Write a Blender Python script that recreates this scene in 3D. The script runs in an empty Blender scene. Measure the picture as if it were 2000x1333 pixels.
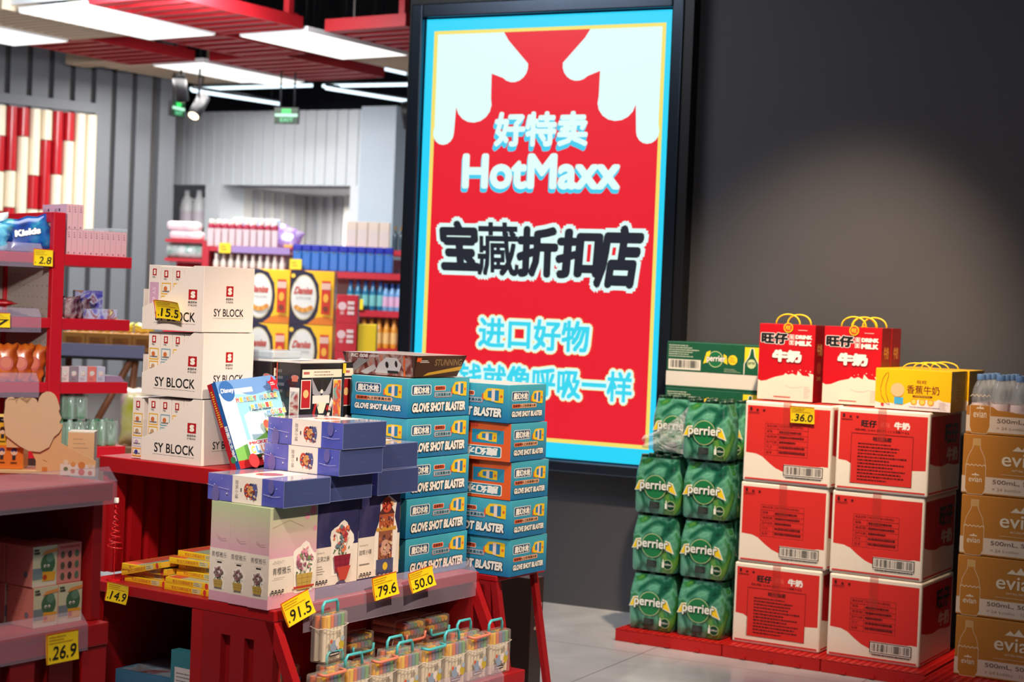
import bpy, bmesh, math, random
from mathutils import Vector, Matrix
random.seed(7)
S = bpy.context.scene
COL = S.collection
PI = math.pi

# ------------------------------------------------------------------ camera
F, ROLL, TILT, EYE = 3300.0, 0.04, 76/3300.0, 1.25
cam_d = bpy.data.cameras.new('camera'); cam = bpy.data.objects.new('camera', cam_d); COL.objects.link(cam)
cam_d.sensor_width = 36; cam_d.lens = F/2000*36
cam.matrix_world = Matrix.Translation((0,0,EYE)) @ Matrix.Rotation(PI/2-TILT,4,'X') @ Matrix.Rotation(ROLL,4,'Z')
cam_d.clip_start = .05; cam_d.clip_end = 100
cam_d.dof.use_dof = True; cam_d.dof.focus_distance = 4.6; cam_d.dof.aperture_fstop = 4.2
S.camera = cam
# ------------------------------------------------------------------ world, exposure
S.view_settings.view_transform = 'Standard'; S.view_settings.look = 'None'
S.view_settings.gamma = 1; S.view_settings.exposure = 0.0
W_ = bpy.data.worlds.new('world'); S.world = W_; W_.use_nodes = True
W_.node_tree.nodes['Background'].inputs[0].default_value = (.80,.84,.92,1)
W_.node_tree.nodes['Background'].inputs[1].default_value = .055
# ------------------------------------------------------------------ lamps of the shop and added fill lights
def spot(name, loc, aim, watts, deg, col, blend=.5, rad=.06):
    d = bpy.data.lights.new(name,'SPOT'); d.energy = watts; d.spot_size = math.radians(deg); d.spot_blend = blend
    d.color = col; d.shadow_soft_size = rad
    o = bpy.data.objects.new(name,d); COL.objects.link(o); o.location = loc
    o.rotation_euler = (Vector(aim)-Vector(loc)).to_track_quat('-Z','Y').to_euler(); return o
def area(name, loc, aim, watts, sx, sy, col):
    d = bpy.data.lights.new(name,'AREA'); d.energy = watts; d.shape='RECTANGLE'; d.size=sx; d.size_y=sy; d.color=col
    o = bpy.data.objects.new(name,d); COL.objects.link(o); o.location = loc
    o.rotation_euler = (Vector(aim)-Vector(loc)).to_track_quat('-Z','Y').to_euler(); return o
WARM = (1,.80,.60); COOL=(.93,.96,1); NEUT=(1,.95,.89)
spot('spot_carton_stack', (.85,4.72,3.3), (1.16,6.40,.86), 700, 40, (1,.76,.52), .85)
spot('spot_display_table', (1.5,3.0,3.3), (.0,4.7,.85), 590, 38, WARM, .6)
spot('spot_block_boxes', (-1.1,2.2,3.1), (-.62,4.5,1.12), 260, 27, NEUT, .6)
spot('spot_front_gondola', (-.7,2.0,3.2), (-1.0,3.85,.85), 240, 34, WARM, .6)
area('ceiling_lamp_hall', (-.6,1.5,3.6), (-.6,4.5,0), 22, 3, 2, COOL)
area('ceiling_lamp_shelves', (-1.6,5.6,3.3), (-1.6,6.4,0), 60, 1.6, 1.2, COOL)
area('ceiling_lamp_shop', (-1.9,8.6,2.7), (-2.0,9.8,.6), 120, 1.2, .8, COOL)
area('ceiling_lamp_back', (-2.1,11.3,2.68), (-2.1,11.3,0), 55, 1.2, .8, (1,.97,.93))
area('passage_fill', (-1.35,13.25,1.98), (-1.35,13.25,0), 22, .5, .5, (1,.96,.9))  # unseen light added to brighten the passage
spot('spot_shelf_fill', (-1.5,2.6,1.95), (-1.85,6.0,1.1), 330, 32, NEUT, .7)  # low unseen spot, added to lighten the dark pegboard bay

# ------------------------------------------------------------------ materials
def lin(c):
    return tuple(((v/255)/12.92 if v/255 <= .04045 else ((v/255+.055)/1.055)**2.4) for v in c)
MATS = {}
def M(name, rgb=(128,128,128), rough=.5, metal=0, spec=.4, emit=0, trans=0, coat=0, noise=0, bump=0, scale=40):
    if name in MATS: return MATS[name]
    m = bpy.data.materials.new(name); m.use_nodes = True; nt = m.node_tree; b = nt.nodes['Principled BSDF']
    c = lin(rgb)+(1,)
    b.inputs['Base Color'].default_value = c; b.inputs['Roughness'].default_value = rough
    b.inputs['Metallic'].default_value = metal; b.inputs['Specular IOR Level'].default_value = spec
    b.inputs['Coat Weight'].default_value = coat; b.inputs['Coat Roughness'].default_value = .08
    b.inputs['Transmission Weight'].default_value = trans
    if emit:
        b.inputs['Emission Color'].default_value = c; b.inputs['Emission Strength'].default_value = emit
        b.inputs['Base Color'].default_value = (0,0,0,1)
    if noise or bump:
        tc = nt.nodes.new('ShaderNodeTexCoord'); n = nt.nodes.new('ShaderNodeTexNoise')
        n.inputs['Scale'].default_value = scale; n.inputs['Detail'].default_value = 3
        nt.links.new(tc.outputs['Object'], n.inputs['Vector'])
        if noise:
            mx = nt.nodes.new('ShaderNodeMix'); mx.data_type='RGBA'
            mx.inputs['A'].default_value = tuple(v*(1-noise) for v in c[:3])+(1,)
            mx.inputs['B'].default_value = tuple(min(1,v*(1+noise)) for v in c[:3])+(1,)
            nt.links.new(n.outputs['Fac'], mx.inputs['Factor']); nt.links.new(mx.outputs['Result'], b.inputs['Base Color'])
        if bump:
            bp = nt.nodes.new('ShaderNodeBump'); bp.inputs['Strength'].default_value = bump; bp.inputs['Distance'].default_value=.01
            nt.links.new(n.outputs['Fac'], bp.inputs['Height']); nt.links.new(bp.outputs['Normal'], b.inputs['Normal'])
    MATS[name] = m; return m
def film(name, rgb, clear=.7, rough=.12, wrinkle=0):
    """clear plastic: part transparent, part glossy tinted sheet"""
    m = M(name, rgb, rough, coat=.6)
    nt = m.node_tree; b = nt.nodes['Principled BSDF']; out = nt.nodes['Material Output']
    t = nt.nodes.new('ShaderNodeBsdfTransparent'); mx = nt.nodes.new('ShaderNodeMixShader'); mx.inputs[0].default_value = clear
    nt.links.new(b.outputs[0], mx.inputs[1]); nt.links.new(t.outputs[0], mx.inputs[2]); nt.links.new(mx.outputs[0], out.inputs[0])
    if wrinkle:
        tc = nt.nodes.new('ShaderNodeTexCoord'); n = nt.nodes.new('ShaderNodeTexNoise'); n.inputs['Scale'].default_value = 14
        n.inputs['Distortion'].default_value = 2; bp = nt.nodes.new('ShaderNodeBump'); bp.inputs['Strength'].default_value = wrinkle
        bp.inputs['Distance'].default_value = .03
        nt.links.new(tc.outputs['Object'], n.inputs['Vector']); nt.links.new(n.outputs['Fac'], bp.inputs['Height']); nt.links.new(bp.outputs['Normal'], b.inputs['Normal'])
    return m
def mottle(name, cols, scale=9, rough=.3, coat=.3, dist=1.0, pos=None, vec=None, bump=0):
    """printed artwork of several colours blended by noise"""
    m = M(name, cols[0], rough, coat=coat); nt = m.node_tree; b = nt.nodes['Principled BSDF']
    tc = nt.nodes.new('ShaderNodeTexCoord'); n = nt.nodes.new('ShaderNodeTexNoise'); n.inputs['Scale'].default_value = scale
    n.inputs['Detail'].default_value = 4; n.inputs['Distortion'].default_value = dist
    r = nt.nodes.new('ShaderNodeValToRGB'); e = r.color_ramp.elements
    k = len(cols)
    pos = pos or [.3+.4*i/(k-1) for i in range(k)]
    while len(e) < k: e.new(.5)
    for i,c in enumerate(cols): e[i].position = pos[i]; e[i].color = lin(c)+(1,)
    src = tc.outputs['Object']
    if vec:
        mp = nt.nodes.new('ShaderNodeMapping'); mp.inputs['Scale'].default_value = vec; nt.links.new(src, mp.inputs['Vector']); src = mp.outputs['Vector']
    nt.links.new(src, n.inputs['Vector']); nt.links.new(n.outputs['Fac'], r.inputs['Fac']); nt.links.new(r.outputs['Color'], b.inputs['Base Color'])
    if bump:
        bp = nt.nodes.new('ShaderNodeBump'); bp.inputs['Strength'].default_value=bump; bp.inputs['Distance'].default_value=.02
        nt.links.new(n.outputs['Fac'], bp.inputs['Height']); nt.links.new(bp.outputs['Normal'], b.inputs['Normal'])
    return m
def ink(rgb, rough=.45): return M('ink_%d_%d_%d' % tuple(rgb), rgb, rough)
def glow(rgb, s=1.0): return M('led_%d_%d_%d_%g' % (*rgb, s), rgb, .4, emit=s)
BLACK=(28,26,30); WHITE=(240,236,230)

# ------------------------------------------------------------------ text outlines
_fc = bpy.data.curves.new('lettering','FONT'); _fo = bpy.data.objects.new('lettering',_fc); COL.objects.link(_fo)
_fc.resolution_u = 2
GL = {}
def glyphs(s, bold=0.0, cs=1.0):
    k = (s,bold,cs)
    if k not in GL:
        _fc.body = s; _fc.offset = bold; _fc.space_character = cs; _fc.resolution_u = (4 if max(map(ord,s))<256 else 2) if len(s) < 8 else (3 if max(map(ord,s))<256 and len(s)<20 else 1)
        bpy.context.view_layer.update()
        m = _fo.to_mesh()
        vs = [(v.co.x, v.co.y) for v in m.vertices]; fs = [tuple(p.vertices) for p in m.polygons]
        bb = (min(v[0] for v in vs), min(v[1] for v in vs), max(v[0] for v in vs), max(v[1] for v in vs))
        _fo.to_mesh_clear(); GL[k] = (vs, fs, bb)
    return GL[k]

# ------------------------------------------------------------------ mesh builder
class MB:
    def __init__(s): s.v=[]; s.f=[]; s.fm=[]; s.sm=[]; s.mats=[]
    def mi(s, m):
        if m not in s.mats: s.mats.append(m)
        return s.mats.index(m)
    def add(s, vs, fs, m, smooth=False):
        o=len(s.v); s.v += [tuple(v) for v in vs]; k=s.mi(m)
        for f in fs: s.f.append(tuple(i+o for i in f)); s.fm.append(k); s.sm.append(smooth)
    def box(s, lo, hi, m, bev=0, xf=None):
        x0,y0,z0=lo; x1,y1,z1=hi
        if bev>0:
            bm=bmesh.new(); bmesh.ops.create_cube(bm,size=1)
            for v in bm.verts: v.co=Vector(((x0+x1)/2+v.co.x*(x1-x0),(y0+y1)/2+v.co.y*(y1-y0),(z0+z1)/2+v.co.z*(z1-z0)))
            bmesh.ops.bevel(bm, geom=bm.edges[:], offset=bev, segments=2, profile=.5, affect='EDGES')
            bm.verts.ensure_lookup_table(); vs=[v.co.copy() for v in bm.verts]; fs=[[v.index for v in f.verts] for f in bm.faces]; bm.free()
        else:
            vs=[Vector(p) for p in ((x0,y0,z0),(x1,y0,z0),(x1,y1,z0),(x0,y1,z0),(x0,y0,z1),(x1,y0,z1),(x1,y1,z1),(x0,y1,z1))]
            fs=[(0,3,2,1),(4,5,6,7),(0,1,5,4),(1,2,6,5),(2,3,7,6),(3,0,4,7)]
        if xf: vs=[xf@v for v in vs]
        s.add(vs,fs,m)
    def poly(s, pts, m): s.add(pts,[tuple(range(len(pts)))],m)
    def prism(s, pts, d, m, smooth=False):
        """closed outline pts extruded by vector d"""
        n=len(pts); d=Vector(d); a=[Vector(p) for p in pts]; vs=a+[p+d for p in a]
        s.add(vs,[tuple(range(n))[::-1],tuple(range(n,2*n))],m)
        s.add(vs,[(i,(i+1)%n,n+(i+1)%n,n+i) for i in range(n)],m,smooth)
    def tube(s, pts, r, m, n=8, closed=False, flat=1.0):
        pts=[Vector(p) for p in pts]; k=len(pts); vs=[]; up0=None
        for i,p in enumerate(pts):
            t=(pts[(i+1)%k]-pts[i-1]) if closed else (pts[min(i+1,k-1)]-pts[max(i-1,0)])
            t.normalize()
            if up0 is None: up0 = Vector((0,0,1)) if abs(t.z)<.9 else Vector((1,0,0))
            x=t.cross(up0).normalized(); y=x.cross(t).normalized(); up0=y
            rr = r[i] if isinstance(r,(list,tuple)) else r
            for j in range(n):
                a=2*PI*j/n; vs.append(p+x*math.cos(a)*rr+y*math.sin(a)*rr*flat)
        fs=[]
        for i in range(k if closed else k-1):
            for j in range(n):
                i2=(i+1)%k; fs.append((i*n+j,i*n+(j+1)%n,i2*n+(j+1)%n,i2*n+j))
        if not closed: fs += [tuple(range(n))[::-1], tuple(range((k-1)*n,k*n))]
        s.add(vs,fs,m,True)
    def lathe(s, prof, c, m, n=14, cap=True):
        """prof: (r,z) pairs from bottom to top"""
        cx,cy,cz=c; vs=[]; k=len(prof)
        for r,z in prof:
            for j in range(n): a=2*PI*j/n; vs.append((cx+r*math.cos(a),cy+r*math.sin(a),cz+z))
        fs=[(i*n+j,i*n+(j+1)%n,(i+1)*n+(j+1)%n,(i+1)*n+j) for i in range(k-1) for j in range(n)]
        s.add(vs,fs,m,True)
        if cap: s.add(vs[:n],[tuple(range(n))[::-1]],m); s.add(vs[-n:],[tuple(range(n))],m)
    def build(s, name, parent=None, loc=(0,0,0), rot=0):
        me=bpy.data.meshes.new(name); me.from_pydata(s.v,[],s.f)
        for m in s.mats: me.materials.append(m)
        me.polygons.foreach_set('material_index', s.fm); me.polygons.foreach_set('use_smooth', s.sm); me.update()
        o=bpy.data.objects.new(name,me); COL.objects.link(o)
        if parent: o.parent=parent
        o.location=loc
        if rot: o.rotation_euler=(0,0,rot) if not isinstance(rot,(tuple,list)) else rot
        return o

class Canvas:
    """print on a flat face: fractions of the face, x to the right, y up"""
    def __init__(s, mb, o, ux, uy, w, h, lift=.00007):
        s.mb=mb; s.o=Vector(o); s.ux=Vector(ux); s.uy=Vector(uy); s.n=s.ux.cross(s.uy).normalized(); s.w=w; s.h=h; s.k=0; s.lift=lift
    def p(s,x,y): return s.o+s.ux*(x*s.w)+s.uy*(y*s.h)+s.n*(s.k*s.lift)
    def rect(s,x0,y0,x1,y1,m): s.k+=1; s.mb.poly([s.p(x0,y0),s.p(x1,y0),s.p(x1,y1),s.p(x0,y1)],m)
    def poly(s,pts,m): s.k+=1; s.mb.poly([s.p(*q) for q in pts],m)
    def rrect(s,x0,y0,x1,y1,r,m,n=4):
        """rounded rect, r in metres"""
        rx=r/s.w; ry=r/s.h; pts=[]
        for cx,cy,a0 in ((x1-rx,y0+ry,-PI/2),(x1-rx,y1-ry,0),(x0+rx,y1-ry,PI/2),(x0+rx,y0+ry,PI)):
            for i in range(n+1): a=a0+PI/2*i/n; pts.append((cx+rx*math.cos(a),cy+ry*math.sin(a)))
        s.poly(pts,m)
    def ell(s,cx,cy,rx,m,ry=None,n=20,rot=0):
        """rx in width fractions; ry in width fractions too (scaled to metres)"""
        ry = rx if ry is None else ry; pts=[]
        for i in range(n):
            a=2*PI*i/n; x=rx*math.cos(a); y=ry*math.sin(a); X=x*math.cos(rot)-y*math.sin(rot); Y=x*math.sin(rot)+y*math.cos(rot)
            pts.append((cx+X, cy+Y*s.w/s.h))
        s.poly(pts,m)
    def line(s,pts,t,m,closed=False):
        """stroke of thickness t metres"""
        s.k+=1; q=[Vector((x*s.w,y*s.h)) for x,y in pts]
        if closed: q.append(q[0])
        for a,b in zip(q,q[1:]):
            d=(b-a)
            if d.length<1e-9: continue
            d.normalize(); nn=Vector((-d.y,d.x))*t/2; e=d*t*.3
            c=[a-nn-e,b-nn+e,b+nn+e,a+nn-e]
            s.mb.poly([s.o+s.ux*v.x+s.uy*v.y+s.n*(s.k*s.lift) for v in c],m)
    def frame(s,x0,y0,x1,y1,t,m): s.line([(x0,y0),(x1,y0),(x1,y1),(x0,y1)],t,m,True)
    def text(s,txt,x0,y0,x1,y1,m,bold=.0,shear=0,rot=0,out=None,ob=.03,cs=1.0,base=None,n=None):
        """text filling the given rectangle, thickened by bold (em); out = outline material(s) drawn below, ob thicker"""
        vs,fs,bb=glyphs(txt,0.0,cs)
        W=(x1-x0)*s.w; H=(y1-y0)*s.h
        if rot in (90,-90): W,H=H,W
        bw=max(bb[2]-bb[0],1e-6); bh=max(bb[3]-bb[1],1e-6); e=2*bold
        sx=W/(bw+e); sy=H/(bh+e)
        cx=(x0+x1)/2*s.w; cy=(y0+y1)/2*s.h; cr=math.cos(math.radians(rot)); sr=math.sin(math.radians(rot))
        def put(m,rad):
            s.k+=1; k=n or (4 if rad<.04 else 8 if rad<.08 else 12)
            sh=[(0,0)]
            if rad>0: sh=[(rad*math.cos(2*PI*i/k+PI/4),rad*math.sin(2*PI*i/k+PI/4)) for i in range(k)]+([(0,0)] if rad>.05 else [])
            k0=s.k
            for q,(dx,dy) in enumerate(sh):
                s.k=k0+q*.25; o=[]
                for x,y in vs:
                    X=(x+dx-(bb[0]+bb[2])/2)*sx; Y=(y+dy-(bb[1]+bb[3])/2)*sy; X+=Y*shear
                    o.append(s.o+s.ux*(cx+X*cr-Y*sr)+s.uy*(cy+X*sr+Y*cr)+s.n*(s.k*s.lift))
                s.mb.add(o,fs,m)
            s.k=k0+math.ceil(len(sh)*.25)
        if out is not None:
            for mm,off in (out if isinstance(out,list) else [(out,ob)]): put(mm,bold+off)
        put(m,bold)
    def scribble(s,x0,y0,x1,y1,rows,m,fill=.55,seed=1):
        """lines of print too small to read"""
        r=random.Random(seed); s.k+=1; dy=(y1-y0)/rows
        for i in range(rows):
            y=y1-dy*(i+.5); x=x0; xe=x0+(x1-x0)*(r.uniform(.55,1) if rows>1 else 1)
            while x<xe:
                w=(x1-x0)*r.uniform(.02,.07); hh=dy*fill/2*r.uniform(.7,1)
                s.mb.poly([s.p(x,y-hh),s.p(min(x+w,xe),y-hh),s.p(min(x+w,xe),y+hh),s.p(x,y+hh)],m); x+=w+(x1-x0)*.012
    def bars(s,x0,y0,x1,y1,m,seed=3,n=26):
        r=random.Random(seed); s.k+=1; dx=(x1-x0)/n
        for i in range(n):
            w=dx*r.choice((.25,.4,.6,.8)); x=x0+i*dx
            s.mb.poly([s.p(x,y0),s.p(x+w,y0),s.p(x+w,y1),s.p(x,y1)],m)

def faces(mb, L, Wd, Hh):
    """canvases of a box whose near edge is at the origin: right (-y), left (-x), top, far right (+x)"""
    return dict(R=Canvas(mb,(0,0,0),(1,0,0),(0,0,1),L,Hh), L=Canvas(mb,(0,Wd,0),(0,-1,0),(0,0,1),Wd,Hh),
                T=Canvas(mb,(0,0,Hh),(1,0,0),(0,1,0),L,Wd), X=Canvas(mb,(L,0,0),(0,1,0),(0,0,1),Wd,Hh))

# ------------------------------------------------------------------ things
def tag(o, label=None, cat=None, group=None, kind=None):
    if label: o['label']=label
    if cat: o['category']=cat
    if group: o['group']=group
    if kind: o['kind']=kind
    return o
def thing(name, label, cat, loc=(0,0,0), rot=0, group=None):
    o=bpy.data.objects.new(name,None); COL.objects.link(o); o.empty_display_size=.05
    o.location=loc; o.rotation_euler=(0,0,rot) if not isinstance(rot,(tuple,list)) else rot
    return tag(o,label,cat,group)
def struct(name, mb, loc=(0,0,0), rot=0, label=None):
    return tag(mb.build(name,None,loc,rot), label, None, None, 'structure')
def dup(o, loc, rot, label=None, group=None):
    def rec(a,par):
        c=a.copy(); COL.objects.link(c)
        if par: c.parent=par
        for ch in a.children: rec(ch,c)
        return c
    c=rec(o,None); c.location=loc; c.rotation_euler=(0,0,rot) if not isinstance(rot,(tuple,list)) else rot
    if label: c['label']=label
    if group: c['group']=group
    return c

class Fr:
    """a patch of floor with its own axes a (along) and b (across)"""
    def __init__(s,ox,oy,deg): s.o=(ox,oy); s.r=math.radians(deg); s.c=math.cos(s.r); s.s=math.sin(s.r)
    def w(s,a,b,z): return Vector((s.o[0]+a*s.c-b*s.s, s.o[1]+a*s.s+b*s.c, z))
def ray(px,py):
    x=px-1000; y=py-666.5; u=math.cos(ROLL)*x+math.sin(ROLL)*y; v=-math.sin(ROLL)*x+math.cos(ROLL)*y
    return Vector((u/F, math.cos(TILT)-v/F*math.sin(TILT), -math.sin(TILT)-v/F*math.cos(TILT)))
def at(px,py,Y): r=ray(px,py); return Vector((r.x/r.y*Y, Y, EYE+r.z/r.y*Y))
def atz(px,py,Z): r=ray(px,py); k=(Z-EYE)/r.z; return Vector((r.x*k,r.y*k,Z))
T = Fr(-.552,4.1,56.6)      # display table
RS = Fr(.481,6.264,-30.7)   # stacked cases by the wall
WL = Fr(.151,7.061,-25.85)  # grey wall
# ================================================================== setting
RED=(176,20,26); 
m_red = M('red_paint',(168,16,24),.42,noise=.06,scale=6)
m_redd = M('red_paint_dark',(150,16,24),.5,noise=.08,scale=9)  # darker, rougher red for side, back and ribbed panels
m_steel = M('brushed_dark_steel',(74,84,98),.22,metal=.9,noise=.25,scale=3)
m_black = M('black_trim',(16,16,20),.4)
m_white = M('white_panel',(226,228,230),.5)
m_plasw = M('white_plastic',(232,228,224),.35)

def floor_mat():
    m=M('polished_stone_floor',(150,152,155),.3,coat=.25); nt=m.node_tree; b=nt.nodes['Principled BSDF']
    tc=nt.nodes.new('ShaderNodeTexCoord'); mp=nt.nodes.new('ShaderNodeMapping'); mp.inputs['Rotation'].default_value=(0,0,math.radians(28))
    br=nt.nodes.new('ShaderNodeTexBrick'); br.offset=0; br.inputs['Scale'].default_value=1; br.inputs['Brick Width'].default_value=.8; br.inputs['Row Height'].default_value=.8
    br.inputs['Mortar Size'].default_value=.0025; br.inputs['Mortar'].default_value=lin((124,125,127))+(1,)
    n=nt.nodes.new('ShaderNodeTexNoise'); n.inputs['Scale'].default_value=3; n.inputs['Detail'].default_value=8; n.inputs['Distortion'].default_value=1.2
    r=nt.nodes.new('ShaderNodeValToRGB'); r.color_ramp.elements[0].position=.3; r.color_ramp.elements[1].position=.7
    r.color_ramp.elements[0].color=lin((172,173,176))+(1,); r.color_ramp.elements[1].color=lin((196,196,198))+(1,)
    L=nt.links.new; L(tc.outputs['Object'],mp.inputs['Vector']); L(mp.outputs['Vector'],br.inputs['Vector']); L(mp.outputs['Vector'],n.inputs['Vector'])
    L(n.outputs['Fac'],r.inputs['Fac']); L(r.outputs['Color'],br.inputs['Color1']); L(r.outputs['Color'],br.inputs['Color2']); L(br.outputs['Color'],b.inputs['Base Color'])
    return m
b=MB(); b.box((-9,-1,-.1),(7,22,0),floor_mat()); struct('floor',b)
b=MB(); b.box((-9,4,3.75),(7,22,3.85),M('dark_ceiling',(26,27,32),.8)); struct('ceiling',b)

m_wall = M('grey_wall_paint',(67,67,72),.62,noise=.10,scale=2.2,bump=.05)
b=MB(); b.box((-.70,0,0),(5,.3,3.74),m_wall)
struct('wall_right',b,WL.w(0,0,0),WL.r)
b=MB(); b.box((.572,-.075,.56),(.612,0,3.74),m_black); b.box((-.705,-.03,.56),(-.672,.0,3.74),m_black); b.box((-.672,-.03,2.5),(.572,0,3.74),m_black)
struct('trim_1',b,WL.w(0,0,0),WL.r)

# ---- LED advertising screen
scr=thing('led_screen','tall glowing red and cyan advertising screen with white lettering on the grey wall','screen',WL.w(0,0,0),WL.r)
b=MB()
for lo,hi in (((-.668,-.085,.56),(-.614,-.001,2.51)),((.522,-.085,.56),(.571,-.001,2.51)),((-.614,-.085,2.452),(.522,-.001,2.51)),((-.614,-.085,.56),(.522,-.001,.607))):
    b.box(lo,hi,m_steel,.006)
b.build('frame',scr)
b=MB(); b.box((-.614,-.05,.607),(.522,-.001,2.452),glow((8,10,60),.6))
c=Canvas(b,(-.609,-.0505,.612),(1,0,0),(0,0,1),1.126,1.835,.00012)
EM=1.0
cy=glow((40,214,250),EM); ye=glow((246,226,110),EM); rd=glow((236,30,48),EM); wh=glow((226,255,250),EM); bk=glow((40,44,56),.8); cy2=glow((72,206,240),EM)
c.rect(0,0,1,1,cy); c.rect(.034,.035,.974,.972,ye); c.rect(.05,.044,.96,.964,rd)
# plain white lobed corner shapes
def lobes(sx):
    X=lambda v: v if sx>0 else 1.01-v
    base=[(.05,.964),(.05,.75)]+[(.09+.045*math.cos(a),.735+.028*math.sin(a)) for a in [PI+PI*i/8 for i in range(9)]]+[(.14,.79)]
    base+=[(.215+.075*math.cos(a),.80+.042*math.sin(a)) for a in [PI*1.05+PI*1.05*i/9 for i in range(10)]]+[(.285,.87)]
    base+=[(.375+.06*math.cos(a),.885+.036*math.sin(a)) for a in [PI*1.25+PI*.8*i/8 for i in range(9)]]+[(.35,.945),(.33,.964)]
    c.poly([(X(x),y) for x,y in (base if sx>0 else base[::-1])],wh)
lobes(1); lobes(-1)
def scr_text(t,x0,y0,x1,y1,bold,m,dx=0,dy=0,under=None,out=None):
    if under: 
        for k in (1,.66,.33): c.text(t,x0+dx*k,y0+dy*k,x1+dx*k,y1+dy*k,under,bold=bold)
    c.text(t,x0,y0,x1,y1,m,bold=bold,out=out)
scr_text('好特卖',.305,.702,.688,.782,.042,wh,-.006,-.011,cy2)
scr_text('HotMaxx',.178,.605,.824,.687,.04,wh,-.004,-.009,cy2)
for i,(ch,x0,y0,x1,y1) in enumerate((('宝',.095,.415,.265,.532),('藏',.255,.405,.43,.53),('折',.42,.405,.59,.522),('扣',.58,.405,.765,.518),('店',.745,.385,.918,.528))):
    c.text(ch,x0-.016,y0-.01,x1+.016,y1+.01,wh,bold=.12,shear=(-.12,-.05,0,.05,.12)[i])
for i,(ch,x0,y0,x1,y1) in enumerate((('宝',.095,.415,.265,.532),('藏',.255,.405,.43,.53),('折',.42,.405,.59,.522),('扣',.58,.405,.765,.518),('店',.745,.385,.918,.528))):
    c.text(ch,x0,y0,x1,y1,bk,bold=.024 if ch=='藏' else .05,shear=(-.12,-.05,0,.05,.12)[i])
cy3=glow((60,216,240),EM); paleY=glow((250,240,170),EM)
c.text('进口好物',.275,.24,.73,.312,cy3,bold=.035,out=[(paleY,.105),(wh,.075)])
c.text('花钱就像呼吸一样',.10,.135,.905,.204,cy3,bold=.035,out=[(paleY,.105),(wh,.075)])
b.build('display',scr)

# ---- hanging ceiling panels
LZ=2.75
m_lamp=glow((255,253,248),1.5); m_frame=M('white_frame',(236,236,236),.5); m_beige=M('ribbed_beige_panel',(196,178,152),.6)
def lamp_panel(a0,a1,b0,b1,label):
    t=thing('ceiling_light',label,'ceiling light',T.w(a0,b0,LZ),T.r,'square ceiling light panels')
    b=MB(); L,Wd=a1-a0,b1-b0; b.box((.005,.005,-.003),(L-.005,Wd-.005,-.0005),m_lamp); b.build('diffuser',t)
    b=MB()
    for lo,hi in (((0,0,0),(L,.012,.03)),((0,Wd-.012,0),(L,Wd,.03)),((0,.012,0),(.012,Wd-.012,.03)),((L-.012,.012,0),(L,Wd-.012,.03))): b.box(lo,hi,m_frame)
    b.box((.012,.012,.0),(L-.012,Wd-.012,.03),m_frame)
    b.build('frame',t)
    for x,y in ((.1,.1),(L-.1,Wd-.1)): b=MB(); b.tube([(x,y,.03),(x,y,.99)],.004,m_black,6); b.build('hanger',t)
lamp_panel(3.2,4.2,4.28,4.82,'long white light panel nearest the top left corner')
lamp_panel(3.1,4.08,5.4,5.9,'white light panel cut off by the left edge of the photo')
lamp_panel(5.06,6.08,5.2,5.67,'white light panel above the round spotlight by the grey column')
lamp_panel(4.29,5.24,3.65,4.17,'white light panel nearest to the advertising screen')
def slat_panel(a0,a1,b0,b1,mat,label,name='slatted_ceiling_panel',thick=.07,n=None):
    t=thing(name,label,'ceiling panel',T.w(a0,b0,LZ+.01),T.r,'slatted ceiling panels')
    L,Wd=a1-a0,b1-b0; b=MB()
    for lo,hi in (((0,0,0),(L,.02,thick)),((0,Wd-.02,0),(L,Wd,thick)),((0,.02,0),(.02,Wd-.02,thick)),((L-.02,.02,0),(L,Wd-.02,thick))): b.box(lo,hi,mat)
    b.build('frame',t)
    k=n or max(5,int(L/.13)); b=MB(); st=(L-.04)/k
    for i in range(k): b.box((.02+st*(i+.14),.02,.002),(.02+st*(i+.60),Wd-.02,.03),mat)
    b.box((.02,Wd*.3,.0302),(L-.02,Wd*.3+.02,.05),mat); b.box((.02,Wd*.7,.0302),(L-.02,Wd*.7+.02,.05),mat)
    b.build('slats',t)
    for x,y in ((.06,.06),(L-.06,.06),(L-.06,Wd-.06)): b=MB(); b.box((x-.02,y-.02,.0562),(x+.02,y+.02,.25),mat); b.tube([(x,y,.25),(x,y,.98)],.005,m_black,6); b.build('hanger',t)
m_ceilred=M('red_slat_paint',(160,22,30),.5)
slat_panel(3.2,4.26,3.66,4.26,m_ceilred,'red slatted panel nearest the top edge, left of the dark ducts')
slat_panel(4.28,5.04,4.3,4.82,m_ceilred,'red slatted panel between two light panels, behind the top left light')
slat_panel(5.07,6.1,4.5,5.16,m_ceilred,'red slatted panel furthest back, above the green exit sign')
slat_panel(4.1,5.04,5.26,5.86,m_ceilred,'red slatted panel hanging in front of the grey ribbed wall')
slat_panel(4.38,5.5,3.02,3.6,m_ceilred,'red slatted panel touching the left edge of the advertising screen')
slat_panel(3.12,4.09,4.86,5.38,m_beige,'beige ribbed panel between the two leftmost light panels',n=12)
slat_panel(4.86,5.04,5.9,6.3,m_beige,'small beige ribbed panel end in front of the grey wall',n=3)
slat_panel(5.06,6.1,5.7,6.14,m_beige,'beige ribbed panel beside the light panel by the grey column',n=12)
slat_panel(5.27,6.3,3.62,4.18,m_beige,'beige ribbed panel beside the screen, behind the nearest light panel',n=12)
b=MB(); b.box((3.172,4.30,2.79),(3.19,4.92,3.02),m_white); b.tube([(3.18,4.4,3.02),(3.18,4.4,3.74)],.004,m_black,5); b.tube([(3.18,4.8,3.02),(3.18,4.8,3.74)],.004,m_black,5); struct('trim_3',b,T.w(0,0,0),T.r)
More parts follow.
